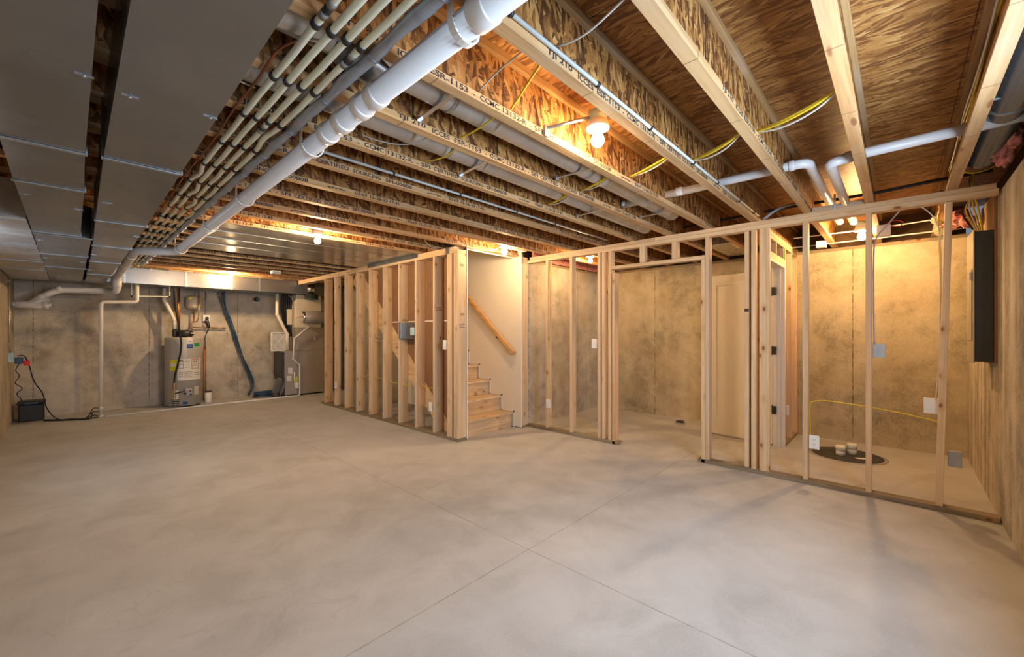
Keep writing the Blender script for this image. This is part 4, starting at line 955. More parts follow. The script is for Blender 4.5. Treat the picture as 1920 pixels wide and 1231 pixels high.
# ------------------------------------------------------------------ electrical panel corner
ep = thing('breaker_panel', 'tall dark grey electrical panel on a plywood board near the right edge', 'electrical panel', (4.75, -0.45, 1.1))
MB().box(4.563, 4.93, -0.4985, -0.405, 1.097, 2.055, 0.002).build('cabinet', M['panel'], ep)
fc = MB().box(4.548, 4.945, -0.4045, -0.398, 1.085, 2.07, 0.001).build('front_cover', M['panelface'], ep)
MB().box(4.60, 4.90, -0.3975, -0.392, 1.25, 1.78, 0.001).build('door', M['panelface'], fc)
MB().box(4.585, 4.60, -0.392, -0.380, 1.70, 1.76, 0.002).build('latch', M['white'], fc)
bb = thing('backing_board', 'plywood backing board behind the dark electrical panel', 'board', (4.75, -0.51, 1.06))
MB().box(4.545, 5.2, -0.5145, -0.4995, 1.085, ZJ - 0.01).build('board', M['ply'], bb)
for i in range(5):
    x = 4.62 + 0.05 * i
    cable('%s cable rising from the electrical panel top, %s from the left' % (['yellow', 'yellow', 'white', 'yellow', 'black'][i], ORD[i + 1]), [(x, -0.45, 2.057), (x + 0.01, -0.44 + 0.01 * i, 2.16), (x - 0.03, -0.42 + 0.015 * i, 2.26), (x - 0.06, -0.40, 2.36), (x - 0.05, -0.40, 2.50)], 0.006, ['yellow', 'yellow', 'whitewire', 'yellow', 'rubber'][i], 'cable', 'cables entering the panel top')
def blob(label, pts, r, mat, name):
    bm = bmesh.new()
    for p, s in pts:
        t = bmesh.new(); bmesh.ops.create_icosphere(t, subdivisions=3, radius=1)
        for v in t.verts:
            n = v.co.copy(); q = 1 + 0.16 * math.sin(n.x * 9 + p[0] * 31) * math.cos(n.y * 8 + p[1] * 17) + 0.12 * math.sin(n.z * 13 + n.x * 7) + random.uniform(-0.03, 0.03)
            v.co = Vector((p[0] + n.x * s[0] * q, p[1] + n.y * s[1] * q, p[2] + n.z * s[2] * q))
        me = bpy.data.meshes.new('t'); t.to_mesh(me); t.free(); bm.from_mesh(me); bpy.data.meshes.remove(me)
    for f in bm.faces: f.smooth = True
    m = MB(); m.bm.free(); m.bm = bm
    return tag(m.build(name, M[mat]), label, 'insulation')
blob('pink fibreglass tuft spilling over the concrete at the top right', [((3.95, -0.47, 2.44), (0.13, 0.05, 0.09)), ((4.05, -0.48, 2.50), (0.14, 0.05, 0.08)), ((3.78, -0.49, 2.46), (0.10, 0.04, 0.06))], 0, 'insul', 'insulation_tuft')
blob('pink insulation bundle above the electrical panel', [((5.3, -0.38, 2.32), (0.16, 0.07, 0.06)), ((5.7, -0.36, 2.36), (0.2, 0.08, 0.07)), ((5.15, -0.42, 2.24), (0.08, 0.05, 0.05))], 0, 'insul', 'insulation_bundle')
blob('crumpled foil facing left of the pink insulation above the panel', [((5.9, -0.30, 2.33), (0.22, 0.05, 0.05)), ((5.55, -0.27, 2.37), (0.16, 0.05, 0.04))], 0, 'foil', 'foil_facing')
tag(MB().box(XST + 0.15, XE - 0.01, YN - 0.05, YN - 0.012, ZW + 0.04, ZD - 0.05, 0.01).build('insulation_batt', M['insul']), 'pink insulation batt over the short grey concrete wall', 'insulation')
tag(MB().box(XL + 0.03, 0.75, YF - 0.03, YF - 0.005, ZW - 0.06, ZW + 0.05, 0.008).build('insulation_batt', M['insul']), 'pink insulation strip at the top of the far wall by the white drain', 'insulation')
tag(MB().box(5.4, 6.3, 1.46, 1.75, ZJ + 0.02, ZJ + 0.16, 0.02).build('foil_duct', M['foil']), 'crinkled foil duct in the joist bay above the cream door', 'duct')

# things above the back right room
def px5(x, y, Y=0.3): return PY(x, y, Y)
cable('pale conduit crossing the joists behind the back room bulb', [(6.0, 1.5, 2.333), (6.0, 0.6, 2.333), (6.0, -0.2, 2.333), (6.0, -0.45, 2.333)], 0.008, 'greywire', 'conduit_run')
cable('upper thin white line across the back right room ceiling', [(5.75, 0.9, 2.40), (5.75, 0.2, 2.395), (5.75, -0.30, 2.41)], 0.007, 'whitewire', 'conduit_run')
cable('red wire beside the white plastic box near the back room bulb', [(5.35, 0.12, 2.33), (5.3, 0.04, 2.36), (5.3, -0.02, 2.34), (5.35, 0.0, 2.31), (5.4, 0.06, 2.33)], 0.004, 'red', 'wire')
jb = thing('junction_box', 'white plastic junction box right of the back room bulb', 'electrical box', (5.35, 0.1, 2.3))
MB().box(5.32, 5.42, 0.06, 0.16, 2.235, 2.3415, 0.004).build('box_body', M['white'], jb)
jb = thing('junction_box', 'small white box on the sill end of the joist left of the back room bulb', 'electrical box', (5.9, 0.72, 2.3))
MB().box(5.85, 5.95, 0.609, 0.70, 2.28, 2.355, 0.004).build('box_body', M['white'], jb)
bw = thing('lamp_cover', 'pale wooden block beside the back room bulb', 'block', (5.5, 0.3, 2.4))
MB().box(5.53, 5.67, 0.215, 0.345, 2.454, 2.50, 0.002).build('block', M['lumX'], bw)

# ------------------------------------------------------------------ sump lid and drain
sm = thing('sump_lid', 'round black sump lid set in the floor of the back right room', 'sump lid', (5.66, 0.41, 0))
MB().lathe((5.66, 0.41, 0.0005), [(0.30, 0), (0.30, 0.006), (0.285, 0.010), (0.001, 0.012)], 48).build('lid', M['sump'], sm)
MB().lathe((5.66, 0.41, 0.0002), [(0.335, 0), (0.325, 0.004)], 48).build('rim', M['grey'], sm)
for (x, y, h, lab) in [(5.58, 0.455, 0.10, 'front'), (5.71, 0.37, 0.11, 'rear')]:
    p = thing('pipe_stub', 'short cream pipe stub on the black sump lid, %s one' % lab, 'pipe', (x, y, 0.012))
    MB().lathe((x, y, 0.0135), [(0.040, 0), (0.040, h * 0.5)], 24).build('pipe', M['pvc_cream'], p)
    MB().lathe((x, y, 0.0135 + h * 0.5), [(0.045, 0), (0.045, h * 0.42), (0.038, h * 0.5)], 24).build('cap', M['pvc_cream'], p)
tg = tag(MB().obox((5.57, 0.27, 0.0145), (0.05, 0.13, 0.001), Matrix.Rotation(0.5, 4, 'Z')).build('paper_tag', M['white']), 'small white paper tag lying on the black sump lid', 'tag')
dc = thing('floor_drain_cap', 'small dark round drain cap on the middle room floor', 'drain cap', (6.0, 2.3, 0))
MB().lathe((6.0, 2.30, 0.0005), [(0.075, 0), (0.075, 0.012), (0.06, 0.014)], 28).build('collar', M['grey'], dc)
MB().lathe((6.0, 2.30, 0.015), [(0.055, 0), (0.055, 0.022), (0.03, 0.026)], 28).build('cap', M['sump'], dc)
tag(MB().lathe((5.55, 3.30, 0.0005), [(0.11, 0), (0.10, 0.005)], 28).build('rough_in_patch', M['grey']), 'grey patched drain opening in the middle room floor', 'drain')

# ------------------------------------------------------------------ water heater
WC = Vector((1.405, 9.395, 0)); WR = 0.262
wh = thing('water_heater', 'tall grey cylindrical water heater with stickers against the far wall', 'water heater', WC)
MB().lathe((WC.x, WC.y, 0.02), [(WR - 0.012, 0), (WR, 0.006), (WR, 1.175), (WR - 0.006, 1.19), (WR - 0.02, 1.196), (0.02, 1.205)], 64).build('tank_body', M['heater'], wh)
MB().lathe((WC.x, WC.y, 0.001), [(WR - 0.03, 0), (WR - 0.03, 0.018)], 40).build('base_ring', M['panel'], wh)
e1 = Vector((-0.147, -0.989, 0)); e2 = Vector((0.989, -0.147, 0))
def patch(x0, x1, y0, y1, mat, name, lift=0.0015, parent=None, lab=None):
    """sticker on the tank: pixel columns to angle, rows to height"""
    s0, s1 = (x0 - 343.5) / 38.0, (x1 - 343.5) / 38.0
    a0, a1 = math.asin(max(-0.99, s0)), math.asin(min(0.99, s1))
    z1, z0 = 1.317 - (y0 - 621.4) * 0.00931, 1.317 - (y1 - 621.4) * 0.00931
    m = MB(); n = 10; R = WR + lift
    V = [[m.bm.verts.new(WC + (e1 * math.cos(a0 + (a1 - a0) * i / n) + e2 * math.sin(a0 + (a1 - a0) * i / n)) * r + Vector((0, 0, z))) for (r, z) in ((R, z0), (R, z1), (WR + 0.0002, z1), (WR + 0.0002, z0))] for i in range(n + 1)]
    for i in range(n):
        for j in range(4): m.bm.faces.new((V[i][j], V[i + 1][j], V[i + 1][(j + 1) % 4], V[i][(j + 1) % 4]))
    m.bm.faces.new(V[0]); m.bm.faces.new(V[-1][::-1])
    o = m.build(name, M[mat], parent or wh)
    if lab: o['label'] = lab
    return o
patch(317, 331.5, 674, 694, 'stickyel', 'sticker', lab='yellow energy sticker')
patch(318, 331, 681, 686.5, 'stickwhite', 'sticker', 0.0025)
big = patch(331.8, 379, 673, 713, 'stickwhite', 'sticker', lab='large white instruction sticker')
patch(334, 343.5, 674.5, 691, 'stickink', 'sticker', 0.0022); patch(335.2, 342.4, 677, 690, 'stickwhite', 'sticker', 0.003)
patch(360, 374.5, 673.5, 692, 'stickorange', 'sticker', 0.0022); patch(361.3, 373.2, 675, 691, 'stickwhite', 'sticker', 0.003)
for i, (a, b, y) in enumerate([(346, 357, 676), (346, 357, 680), (346, 357, 684), (346, 357, 688), (362.5, 372, 683), (362.5, 372, 686), (336, 341.5, 682), (334, 343, 697), (345, 362, 697), (345, 362, 700), (345, 362, 703), (345, 362, 706), (365, 376, 699), (365, 376, 703), (334, 343, 701), (334, 343, 705)]):
    patch(a, b, y, y + 0.8, 'stickink', 'print_line', 0.0036, parent=big)
patch(363.5, 366, 676.5, 680, 'stickink', 'print_line', 0.0036); patch(368, 371, 676.5, 680, 'stickink', 'print_line', 0.0036)
patch(351, 363, 634.5, 645, 'stickwhite', 'sticker'); patch(350.5, 363, 644.5, 653, 'stickblue', 'sticker', 0.0022, lab='blue and white brand sticker')
patch(353, 361, 640, 640.8, 'stickink', 'print_line', 0.0032); patch(353, 361, 648.5, 649.3, 'stickwhite', 'print_line', 0.0032)
patch(365.5, 376, 643, 650, 'green', 'sticker', lab='green sticker')
patch(365.5, 374.5, 726, 742, 'tank', 'sticker'); patch(322, 334, 730, 748, 'stickwhite', 'sticker')
for i in range(4):
    for a in (320, 328.5): patch(a, a + 7.5, 747.5 + i * 3.4, 749 + i * 3.4, 'black', 'vent_slot', 0.001)
def wp3(x, y, lift=0.03):
    a = math.asin(max(-0.99, min(0.99, (x - 343.5) / 38.0)))
    return WC + (e1 * math.cos(a) + e2 * math.sin(a)) * (WR + lift) + Vector((0, 0, 1.317 - (y - 621.4) * 0.00931))
p = wp3(353, 735, 0.035)
gv = MB().obox(p, (0.10, 0.06, 0.13), Matrix.Rotation(math.atan2(e2.y, e2.x), 4, 'Z'), 0.008); gv = gv.build('gas_valve', M['heater'], wh)
for dx, dz_, mt, r in ((-0.02, 0.03, 'red', 0.008), (0.02, 0.02, 'black', 0.012), (-0.045, -0.02, 'black', 0.018), (0.03, -0.04, 'black', 0.015)):
    q = p + e2 * dx + e1 * 0.03 + Vector((0, 0, dz_))
    MB().tube([q, q + e1 * 0.02], r, 12).build('knob', M[mt], gv)
MB().tube(smooth_path([wp3(329, 736, 0.03), wp3(338, 734, 0.05), wp3(345, 733, 0.05)], 4), 0.009, 8).build('gas_stub', M['black'], wh)
patch(342, 352, 753, 758, 'stickblue', 'sticker', 0.002)
# blower on top
bl = thing('vent_blower', 'black vent blower on top of the water heater', 'blower', (WC.x - 0.02, WC.y, 1.225))
MB().lathe((WC.x + 0.01, WC.y - 0.05, 1.226), [(0.10, 0), (0.13, 0.02), (0.14, 0.06), (0.12, 0.10), (0.05, 0.12)], 32).build('housing', M['black'], bl)
MB().box(WC.x - 0.16, WC.x - 0.06, WC.y - 0.10, WC.y + 0.0, 1.226, 1.36, 0.015).build('motor', M['black'], bl)
MB().box(WC.x + 0.08, WC.x + 0.13, WC.y - 0.185, WC.y - 0.16, 1.28, 1.30, 0.003).build('label_plate', M['white'], bl)
vp = thing('vent_pipe', 'white plastic vent pipe bending down to the water heater top', 'pipe', (1.15, 9.45, 2.05))
pts = [PY(308.5, 545, 9.45), PY(308.5, 562, 9.45), PY(327, 600, 9.45), PY(327.5, 623, 9.45)]; pts[0].z = 2.083
pipe_run(vp, pts, 0.030, M['pvc_cream'], 'pipe', 0.05)
coupling(vp, pts[1], (0.25, 0, -0.9), 0.034, 0.06, M['pvc_cream']); coupling(vp, pts[2], (0.2, 0, -0.9), 0.034, 0.05, M['pvc_cream'])
for i, (x0, x1, lab) in enumerate([(333.5, 332, 'left'), (335.8, 334.6, 'right')]):
    a = PY(x0, 546, 9.40); a.z = 2.08; b = PY(x1, 630, 9.40); b.z = 1.23
    if i == 0: b.x = a.x = 1.33
    else: b.x = a.x = 1.352
    tag(MB().tube([a, b], 0.011, 10).build('copper_riser', M['copper']), 'copper riser above the water heater, %s one of the pair' % lab, 'pipe', 'copper risers')
cable('black rubber hose falling from the trunk duct across the water heater front', [PY(327, 541, 8.96), PY(329, 575, 9.05), PY(334, 604, 9.08), wp3(339.5, 640, 0.03), wp3(338.5, 660, 0.025), wp3(333, 685, 0.025), wp3(328.5, 705, 0.03), wp3(327.5, 716, 0.03)], 0.013, 'rubber', 'hose')
cable('brass and black gas fitting at the lower end of the water heater hose', [wp3(327.3, 717, 0.03), wp3(327.3, 733, 0.03), wp3(327.8, 745, 0.03)], 0.016, 'brass', 'gas_fitting')
# expansion tank and copper
et = thing('expansion_tank', 'beige expansion tank hanging on the far wall above the water heater', 'tank', (1.58, 9.58, 1.73))
MB().lathe((1.59, 9.60, 1.735), [(0.02, 0), (0.08, 0.012), (0.115, 0.04), (0.12, 0.07), (0.12, 0.19), (0.11, 0.225), (0.06, 0.25), (0.015, 0.255)], 36).build('shell', M['tank'], et)
MB().tube([(1.59, 9.60, 1.74), (1.59, 9.60, 1.69)], 0.014, 12).build('nipple', M['brass'], et)
MB().box(1.50, 1.55, 9.489, 9.4925, 1.90, 1.95).build('label_sticker', M['stickyel'], et)
cc = thing('copper_manifold', 'copper and brass piping with valves on the far wall beside the water heater', 'pipe', (1.7, 9.66, 1.4))
A = PY(371, 585, 9.60)
MB().tube(fillet([(1.64, 9.455, 2.07), (1.64, 9.455, 1.60), (1.62, 9.48, 1.50), (1.585, 9.60, 1.50)], 0.03), 0.011, 10).build('valve_riser', M['brass'], cc)
MB().tube(fillet([(1.59, 9.60, 1.70), (1.59, 9.60, 1.50), (1.555, 9.58, 1.46), (1.555, 9.58, 1.20)], 0.03), 0.011, 10).build('riser', M['copper'], cc)
MB().tube([(1.59, 9.685, 1.395), (2.02, 9.685, 1.39)], 0.011, 10).build('header_pipe', M['copper'], cc)
MB().tube([(1.95, 9.685, 1.39), (2.11, 9.685, 1.387)], 0.014, 10).lathe((1.90, 9.685, 1.39), [(0.02, 0), (0.02, 0.03)], 12, 'X').build('brass_valve', M['brass'], cc)
for i, dx in enumerate((0, 0.028)):
    a = PY(382.5, 655, 9.62); a.x += dx
    tag(MB().tube([(a.x, 9.62, 1.03), (a.x, 9.62, 0.01)], 0.009, 8).build('copper_drop', M['copper_dk']), 'thin copper pipe standing right of the water heater, %s one' % ('left', 'right')[i], 'pipe', 'copper drops')
ob = thing('wall_outlet', 'white outlet with a black plug on the far wall beside the expansion tank', 'outlet', (1.79, 9.70, 1.6))
c = PY(387, 596, 9.69)
MB().box(c.x - 0.055, c.x + 0.055, 9.68, 9.7465, c.z - 0.06, c.z + 0.06, 0.003).build('box_body', M['white'], ob)
MB().lathe((c.x + 0.005, 9.679, c.z - 0.005), [(0.028, 0), (0.028, -0.035), (0.018, -0.045)], 20, 'Y').build('plug', M['black'], ob)
MB().tube([(c.x - 0.005, 9.72, c.z + 0.06), (c.x - 0.005, 9.72, 2.08)], 0.008, 8).build('conduit', M['galv'], ob)
cable('black power cord from the far wall outlet down past the copper valve', [(c.x + 0.01, 9.63, c.z - 0.02), (c.x + 0.04, 9.64, c.z - 0.14), (c.x + 0.03, 9.66, 1.36), (c.x - 0.02, 9.68, 1.22), (c.x - 0.02, 9.68, 1.08), (c.x - 0.03, 9.66, 0.98)], 0.007, 'rubber', 'cord')
cable('black hose bulge below the far wall plug', [(c.x - 0.03, 9.62, c.z - 0.05), (c.x - 0.0, 9.62, c.z - 0.12), (c.x + 0.02, 9.63, c.z - 0.17)], 0.018, 'rubber', 'plug_cable')
pc = thing('paint_can', 'small white can with a dark lid on the floor right of the water heater', 'can', (1.78, 9.42, 0))
MB().lathe((1.775, 9.41, 0.001), [(0.05, 0), (0.052, 0.005), (0.052, 0.19)], 28).build('can_body', M['white'], pc)
MB().lathe((1.775, 9.41, 0.192), [(0.055, 0), (0.055, 0.022), (0.05, 0.025)], 28).build('lid', M['panel'], pc)
# blue tubing
pb = [PY(418, 546, 9.60), PY(421, 575, 9.60), PY(430, 597, 9.60), PY(442, 632, 9.60), PY(452, 663, 9.60), PY(464, 690, 9.60), PY(473, 710, 9.58), PY(474, 726, 9.55), PY(467, 741, 9.50)]
pb[0].z = 2.08
for i, (dx, dy, mt) in enumerate([(0, 0, 'blue'), (0.022, 0.01, 'navy'), (-0.02, 0.02, 'blue'), (0.012, -0.02, 'blue'), (-0.05, 0.03, 'navy')]):
    P_ = [p + Vector((dx * (1.2 - 0.10 * q if i < 4 else (1.4 if q < 1 else 0.4)), dy, 0)) + Vector((0.006 * math.sin(q * 2.1 + i), 0, 0)) for q, p in enumerate(pb)]
    P_[-1].z = 0.022 + 0.011 * i
    cable('blue tubing strand hanging down the far wall, %s' % ['front middle', 'dark right', 'left', 'right front', 'dark stray left'][i], P_, 0.0085, mt, 'tubing', 'blue tubing bundle')
for i in range(6):
    cx, cy = 2.70 + 0.01 * (i % 3), 9.42 + 0.015 * (i % 2); r = 0.17 - 0.012 * (i % 4)
    pts = [(cx + r * 1.12 * math.cos(a), cy + r * 0.75 * math.sin(a), 0.013 + 0.016 * i + 0.006 * math.sin(3 * a + i)) for a in [q * 2 * PI / 24 for q in range(25)]]
    m = MB().tube(pts, 0.010, 8)
    tag(m.build('tubing_coil', M['blue'] if i % 2 else M['navy']), 'blue tubing turn coiled on the floor before the furnace, %s from the bottom' % ORD[i + 1], 'tubing', 'coiled blue tubing')

# ------------------------------------------------------------------ furnace
fu = thing('furnace', 'taupe metal furnace in the far right corner of the utility area', 'furnace', (3.37, 9.3, 0))
MB().box(3.215, 3.76, 9.06, 9.66, 0.03, 0.92, 0.004).build('blower_cabinet', M['furnace'], fu)
MB().box(2.985, 3.213, 9.065, 9.60, 0.03, 0.92, 0.004).build('burner_door', M['furnace2'], fu)
MB().box(3.0, 3.75, 9.10, 9.64, 0.0, 0.03).build('base', M['black'], fu)
MB().box(3.205, 3.755, 9.065, 9.655, 0.922, 1.40, 0.004).build('coil_cabinet', M['furnace'], fu)
MB().box(3.20, 3.70, 9.08, 9.65, 1.403, 2.077, 0.002).build('plenum', M['tank'], fu)
MB().box(2.94, 2.984, 9.12, 9.6, 0.40, 0.90, 0.003).box(2.945, 2.984, 9.10, 9.6, 0.34, 0.38, 0.002).build('side_opening', M['panel'], fu)
p = PY(590, 634, 9.06); MB().box(p.x - 0.012, p.x + 0.012, 9.056, 9.0645, p.z - 0.035, p.z + 0.035, 0.001).build('badge', M['stickwhite'], fu)
for (x0, x1, y0, y1, mt) in [(540.5, 548.5, 689, 700.5, 'stickwhite'), (538, 546.5, 704, 714.5, 'stickwhite'), (552.5, 560, 705, 724, 'stickyel')]:
    a, b = PY(x0, y1, 9.06), PY(x1, y0, 9.06); MB().box(a.x, b.x, 9.0605, 9.0648, a.z, b.z).build('sticker', M[mt], fu)
for yy in (692, 695, 698, 708, 711):
    a, b = PY(541.5, yy + 0.7, 9.058), PY(546, yy, 9.058); MB().box(a.x, b.x, 9.0590, 9.0603, a.z, b.z).build('print_line', M['stickink'], fu)
cn = thing('condensate_trap', 'white condensate trap clipped on the furnace front', 'trap', (3.2, 9.0, 0.3))
a, b = PY(554, 728, 9.02), PY(560, 716, 9.02); MB().box(a.x, b.x, 9.01, 9.055, a.z, b.z, 0.006).build('trap_body', M['white'], cn)
a, b = PY(552, 697, 9.03), PY(552, 716, 9.03); MB().tube([a, b], 0.013, 10).build('vent_stub', M['white'], cn)
hm = thing('humidifier_drum', 'beige horizontal metal drum with a chrome end fixed on the furnace plenum', 'drum', (3.44, 8.99, 1.5))
c = PY(585, 594.5, 8.98)
MB().lathe((3.30, 8.945, c.z), [(0.115, 0), (0.128, 0.015), (0.128, 0.37), (0.12, 0.385)], 40, 'X').build('drum', M['furnace2'], hm)
MB().lathe((3.255, 8.945, c.z), [(0.09, 0), (0.115, 0.012), (0.12, 0.044)], 40, 'X').build('end_cap', M['chrome'], hm)
MB().tube([(3.22, 8.945, c.z), (3.254, 8.945, c.z)], 0.012, 8).tube([(3.13, 8.95, c.z - 0.03), (3.225, 8.945, c.z)], 0.007, 8).build('fitting', M['brass'], hm)
# condensate line: up the furnace, along the floor
cd = [PY(583, 609, 8.96), PY(552, 634, 9.0), PY(549.5, 673, 9.02), PY(562, 684, 9.03), PY(562, 741, 9.03)]
cd[-1].z = 0.014; base_x = 0.42
t = thing('condensate_line', 'thin white condensate pipe crossing the floor and climbing the furnace', 'pipe', (1.8, 8.98, 0))
pipe_run(t, cd + [Vector((cd[-1].x - 0.04, 8.97, 0.013)), Vector((0.385, 8.90, 0.015))], 0.0145, M['pvc_bright'], 'pipe', 0.03, 10)
for p in cd[1:4]: coupling(t, p, (0, 0, 1), 0.0165, 0.03, M['pvc'])
# furnace venting
fv = thing('vent_pipe', 'cream plastic vent pipe zigzagging down beside the black hoses to the furnace', 'pipe', (2.9, 9.3, 2.0))
pts = [PY(519.5, 552, 9.22), PY(519.5, 589, 9.22), PY(539, 627, 9.22), PY(539, 656, 9.22)]; pts[0].z = 2.083; pts[3].z = 0.935
pipe_run(fv, pts, 0.030, M['pvc_cream'], 'pipe', 0.04)
coupling(fv, pts[1], (0.3, 0, -1), 0.034, 0.05, M['pvc_cream']); coupling(fv, pts[2], (0.25, 0, -1), 0.034, 0.05, M['pvc_cream'])
for i in range(5):
    x = 3.03 + 0.033 * i
    cable('black insulated line left of the furnace plenum, %s from the left' % ORD[i + 1], [(x, 9.33, 2.08), (x - 0.02 + 0.01 * i, 9.33, 1.85), (x + 0.01, 9.34, 1.6), (x + 0.005 * i, 9.35, 1.42 - 0.05 * i)], 0.024 - 0.003 * (i % 2), 'rubber', 'insulated_line', 'black lines beside the plenum')
tag(MB().box(3.095, 3.19, 9.27, 9.30, 1.46, 1.78, 0.004).build('control_box', M['tank']), 'small beige control box beside the furnace plenum', 'control box')
tag(MB().tube(smooth_path([(3.10, 9.22, 2.07), (3.17, 9.2, 1.98), (3.185, 9.2, 1.8), (3.18, 9.2, 1.45), (3.17, 9.16, 0.95)], 5), 0.008, 8).build('refrigerant_line', M['grey']), 'thin grey line curving down the left side of the plenum', 'tube')
af = thing('air_filter', 'white framed pleated air filter standing beside the furnace', 'filter', (3.0, 9.4, 0.95))
a, b = PY(508.5, 658, 9.36), PY(536, 622.5, 9.36)
MB().box(a.x, b.x, 9.36, 9.40, a.z, a.z + 0.022).box(a.x, b.x, 9.36, 9.40, b.z - 0.022, b.z).box(a.x, a.x + 0.022, 9.36, 9.40, a.z + 0.022, b.z - 0.022).box(b.x - 0.022, b.x, 9.36, 9.40, a.z + 0.022, b.z - 0.022).build('frame', M['white'], af)
media = MB().box(a.x + 0.0225, b.x - 0.0225, 9.375, 9.39, a.z + 0.0225, b.z - 0.0225).build('media', M['filter'], af)
m = MB(); w_, h_ = b.x - a.x - 0.045, b.z - a.z - 0.045; cx, cz = (a.x + b.x) / 2, (a.z + b.z) / 2
import itertools
def clipseg(p, q):
    # clip a segment to the media rectangle
    (x0, z0), (x1, z1) = p, q; t0, t1 = 0.0, 1.0
    for d, lo, hi, s in ((x1 - x0, -w_ / 2, w_ / 2, x0), (z1 - z0, -h_ / 2, h_ / 2, z0)):
        ta, tb = (lo - s) / d, (hi - s) / d
        if ta > tb: ta, tb = tb, ta
        t0, t1 = max(t0, ta), min(t1, tb)
    return None if t0 >= t1 - 0.02 else ((x0 + (x1 - x0) * t0, z0 + (z1 - z0) * t0), (x0 + (x1 - x0) * t1, z0 + (z1 - z0) * t1))
for c0 in (-0.30, -0.15, 0.0, 0.15, 0.30):
    for sg in (1, -1):
        s = clipseg((c0 * 1.0 - 0.4, -0.5 * sg), (c0 + 0.4, 0.5 * sg))
        if s:
            (xa, za), (xb, zb) = s; v1 = Vector((xb - xa, 0, zb - za))
            m.obox((cx + (xa + xb) / 2, 9.3725, cz + (za + zb) / 2), (v1.length, 0.003, 0.010), v1.to_track_quat('X', 'Z').to_matrix().to_4x4())
m.build('lattice', M['white'], media)
MB().box(a.x + 0.02, b.x, 9.402, 9.47, a.z - 0.004, b.z).build('filter_slot', M['furnace2'], af)
hb = thing('wall_fitting', 'small dark valve fitting high on the far wall between the blue tubing and the furnace', 'fitting', (2.66, 9.70, 1.95))
MB().lathe((2.66, 9.745, 1.985), [(0.05, 0), (0.05, -0.03), (0.035, -0.06), (0.03, -0.10)], 20, 'Y').build('body', M['teal'], hb)
MB().box(2.585, 2.605, 9.70, 9.745, 1.95, 2.01, 0.003).build('bracket', M['copper_dk'], hb)
cable('pale blue line crossing the last joist bay at the right edge', [(3.05, -0.305, 2.44), (3.0, -0.40, 2.42), (2.9, -0.51, 2.42)], 0.006, 'bluebox')
cable('thin white wire crossing under the wide duct edge to the cream pipes', [(0.37, 1.95, 2.36), (0.45, 1.98, 2.35), (0.54, 2.0, 2.352)], 0.003, 'whitewire')
# leaning metal panels
for i, (x, y, h, mt, lab) in enumerate([(2.80, 9.22, 0.37, 'panel', 'larger dark metal panel leaning left of the furnace'), (2.90, 9.16, 0.26, 'cleat', 'smaller bright metal panel leaning against the dark one')]):
    rm = Matrix.Rotation(math.radians(24), 4, 'Y')
    tag(MB().obox((x + 0.075 - 0.03 * i, y, h / 2 + 0.022), (0.014, 0.26 - 0.06 * i, h), rm, 0.002).obox((x + 0.06 - 0.03 * i, y, h / 2 + 0.022), (0.006, 0.18 - 0.05 * i, h * 0.7), rm, 0.001).build('access_panel', M[['galv_dull', 'cleat'][i]]), lab, 'panel')

# ------------------------------------------------------------------ left corner: standpipe, battery box, outlet
sp_ = thing('discharge_pipe', 'white plastic pipe rising from the floor and turning into the trunk duct', 'pipe', (0.345, 8.98, 0))
zt_ = PY(189, 566, 8.98).z
xr = PY(257, 556, 8.98).x
pipe_run(sp_, [(0.338, 8.98, 0.0), (0.338, 8.98, zt_), (xr, 8.98, zt_ + 0.02), (xr, 8.98, 2.083)], 0.026, M['pvc_cream'], 'pipe', 0.05, 16)
coupling(sp_, (0.338, 8.98, 0.14), (0, 0, 1), 0.031, 0.05, M['pvc']); coupling(sp_, (0.338, 8.98, 0.02), (0, 0, 1), 0.033, 0.03, M['pvc'], 'floor_flange')
coupling(sp_, (0.338, 8.98, zt_ - 0.05), (0, 0, 1), 0.030, 0.04, M['pvc'])
tl = thing('pex_drop', 'thin cream pipe bracket hanging under the trunk duct above the discharge pipe', 'pipe', (0.9, 8.95, 1.9))
a = PY(247, 541, 9.0); b = PY(247, 555, 9.0); c2 = PY(318, 556, 9.0); d2 = PY(318, 541, 9.0); a.z = d2.z = 2.083
MB().tube(fillet([a, b, c2, d2], 0.02), 0.009, 8).build('tube', M['pex'], tl)
for q in (b, c2): coupling(tl, q, (1, 0, 0.4), 0.013, 0.03, M['black'], 'elbow')
bx = thing('battery_box', 'black plastic backup battery box on the floor in the far left corner', 'box', (-0.37, 9.42, 0))
MB().box(-0.50, -0.25, 9.30, 9.56, 0.002, 0.25, 0.012).build('box_body', M['black'], bx)
MB().box(-0.515, -0.235, 9.285, 9.575, 0.2505, 0.295, 0.015).build('lid', M['black'], bx)
MB().box(-0.44, -0.31, 9.275, 9.2845, 0.255, 0.285, 0.003).build('latch', M['navy'], bx)
lo = thing('wall_outlet', 'pale blue outlet box with conduit on the left wall near the far corner', 'outlet', (-0.54, 8.9, 0.9))
MB().box(XL + 0.0008, XL + 0.05, 8.72, 8.83, 0.91, 1.03, 0.003).build('box_body', M['bluebox'], lo)
MB().tube([(XL + 0.02, 8.775, 1.03), (XL + 0.02, 8.70, 1.10), (XL + 0.02, 8.68, 2.04)], 0.009, 8).build('conduit', M['galv'], lo)
for z in (1.15, 1.62, 1.98): MB().box(XL + 0.0008, XL + 0.032, 8.655, 8.705, z, z + 0.012).build('strap', M['chrome'], lo)
pa = thing('power_adapter', 'dark blue power adapter plugged in at the left corner outlet', 'adapter', (-0.47, 8.85, 0.9))
MB().box(-0.505, -0.43, 8.80, 8.88, 0.875, 0.965, 0.006).build('body', M['navy'], pa)
tag(MB().box(-0.428, -0.37, 8.84, 8.90, 0.845, 0.915, 0.004).build('red_plug', M['red']), 'bright red plug beside the dark blue power adapter', 'plug')
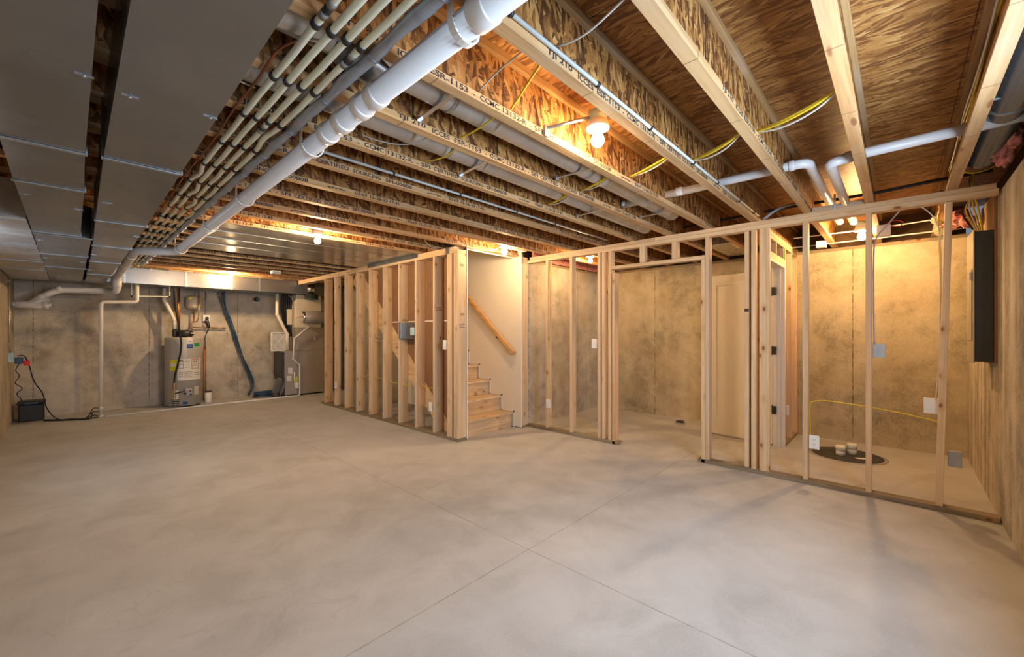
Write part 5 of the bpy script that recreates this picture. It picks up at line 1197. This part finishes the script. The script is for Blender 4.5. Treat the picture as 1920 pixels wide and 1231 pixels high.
cable('black cord from the red plug down to the standpipe', [(-0.48, 8.80, 0.985), (-0.42, 8.82, 0.98), (-0.38, 8.90, 0.85), (-0.34, 9.0, 0.62), (-0.26, 9.10, 0.42), (-0.22, 9.12, 0.2), (-0.12, 9.10, 0.03), (0.02, 9.05, 0.012), (0.16, 8.93, 0.012), (0.30, 8.90, 0.02)], 0.007, 'rubber', 'cord')
cable('kinked black cord between the adapter and the battery box', [(-0.47, 8.84, 0.87), (-0.50, 8.9, 0.78), (-0.47, 8.95, 0.70), (-0.51, 9.0, 0.60), (-0.45, 9.05, 0.52), (-0.50, 9.1, 0.44), (-0.47, 9.18, 0.36), (-0.46, 9.27, 0.31)], 0.005, 'rubber', 'cord')
for i in range(5):
    o_ = 0.02 * i
    cable('black cord lying between the battery box and the standpipe, %s strand' % ['front', 'second', 'middle', 'fourth', 'rear'][i], [(-0.25, 9.27 - o_, 0.01), (-0.1, 9.12 - o_, 0.01), (0.02 + o_, 8.96 - o_ * 0.6, 0.009 + 0.003 * i), (0.14 + o_, 8.90 - 0.01 * i, 0.015), (0.25, 8.93, 0.05 + 0.05 * (i % 3)), (0.31, 8.95, 0.03 + 0.06 * (i % 3))], 0.006, 'rubber', 'cord', 'cords at the standpipe foot')

# ------------------------------------------------------------------ light
def area(name, loc, rot, sx, sy, power, col):
    l = bpy.data.lights.new(name, 'AREA'); l.shape = 'RECTANGLE'; l.size = sx; l.size_y = sy; l.energy = power; l.color = col
    o = bpy.data.objects.new(name, l); COL.objects.link(o); o.location = loc; o.rotation_euler = rot; return o
area('fill_light_near', ((WX[0] + WX[1]) / 2, YS - 0.06, 1.65), (PI / 2, 0, 0), 1.7, 0.7, 88, (0.64, 0.81, 1.0))  # cool fill light added at the unseen near-wall opening
area('fill_light_left', (XL - 0.06, (WLY[0] + WLY[1]) / 2, 1.60), (0, -PI / 2, 0), 0.6, 1.5, 13, (0.68, 0.83, 1.0))  # weak cool fill added out of view for the left side
wd = bpy.data.worlds.new('world'); SC.world = wd; wd.use_nodes = True
wd.node_tree.nodes['Background'].inputs[0].default_value = (0.6, 0.7, 0.9, 1); wd.node_tree.nodes['Background'].inputs[1].default_value = 0.3

# ------------------------------------------------------------------ camera
cam = bpy.data.cameras.new('camera'); co = bpy.data.objects.new('camera', cam); COL.objects.link(co)
cam.sensor_width = 36; cam.lens = F_PX / 1920 * 36; cam.shift_y = 5.9 / 1920; cam.clip_start = 0.02
co.location = (0, 0, H_CAM)
co.rotation_euler = (PI / 2, 0, math.atan2(YAWU[1], YAWV[1]) - PI / 2)
SC.camera = co
SC.view_settings.view_transform = 'Standard'; SC.view_settings.look = 'None'; SC.view_settings.gamma = 1; SC.view_settings.use_curve_mapping = False
SC.view_settings.exposure = 0.0
SC.cycles.max_bounces = 10; SC.cycles.diffuse_bounces = 6; SC.cycles.glossy_bounces = 4
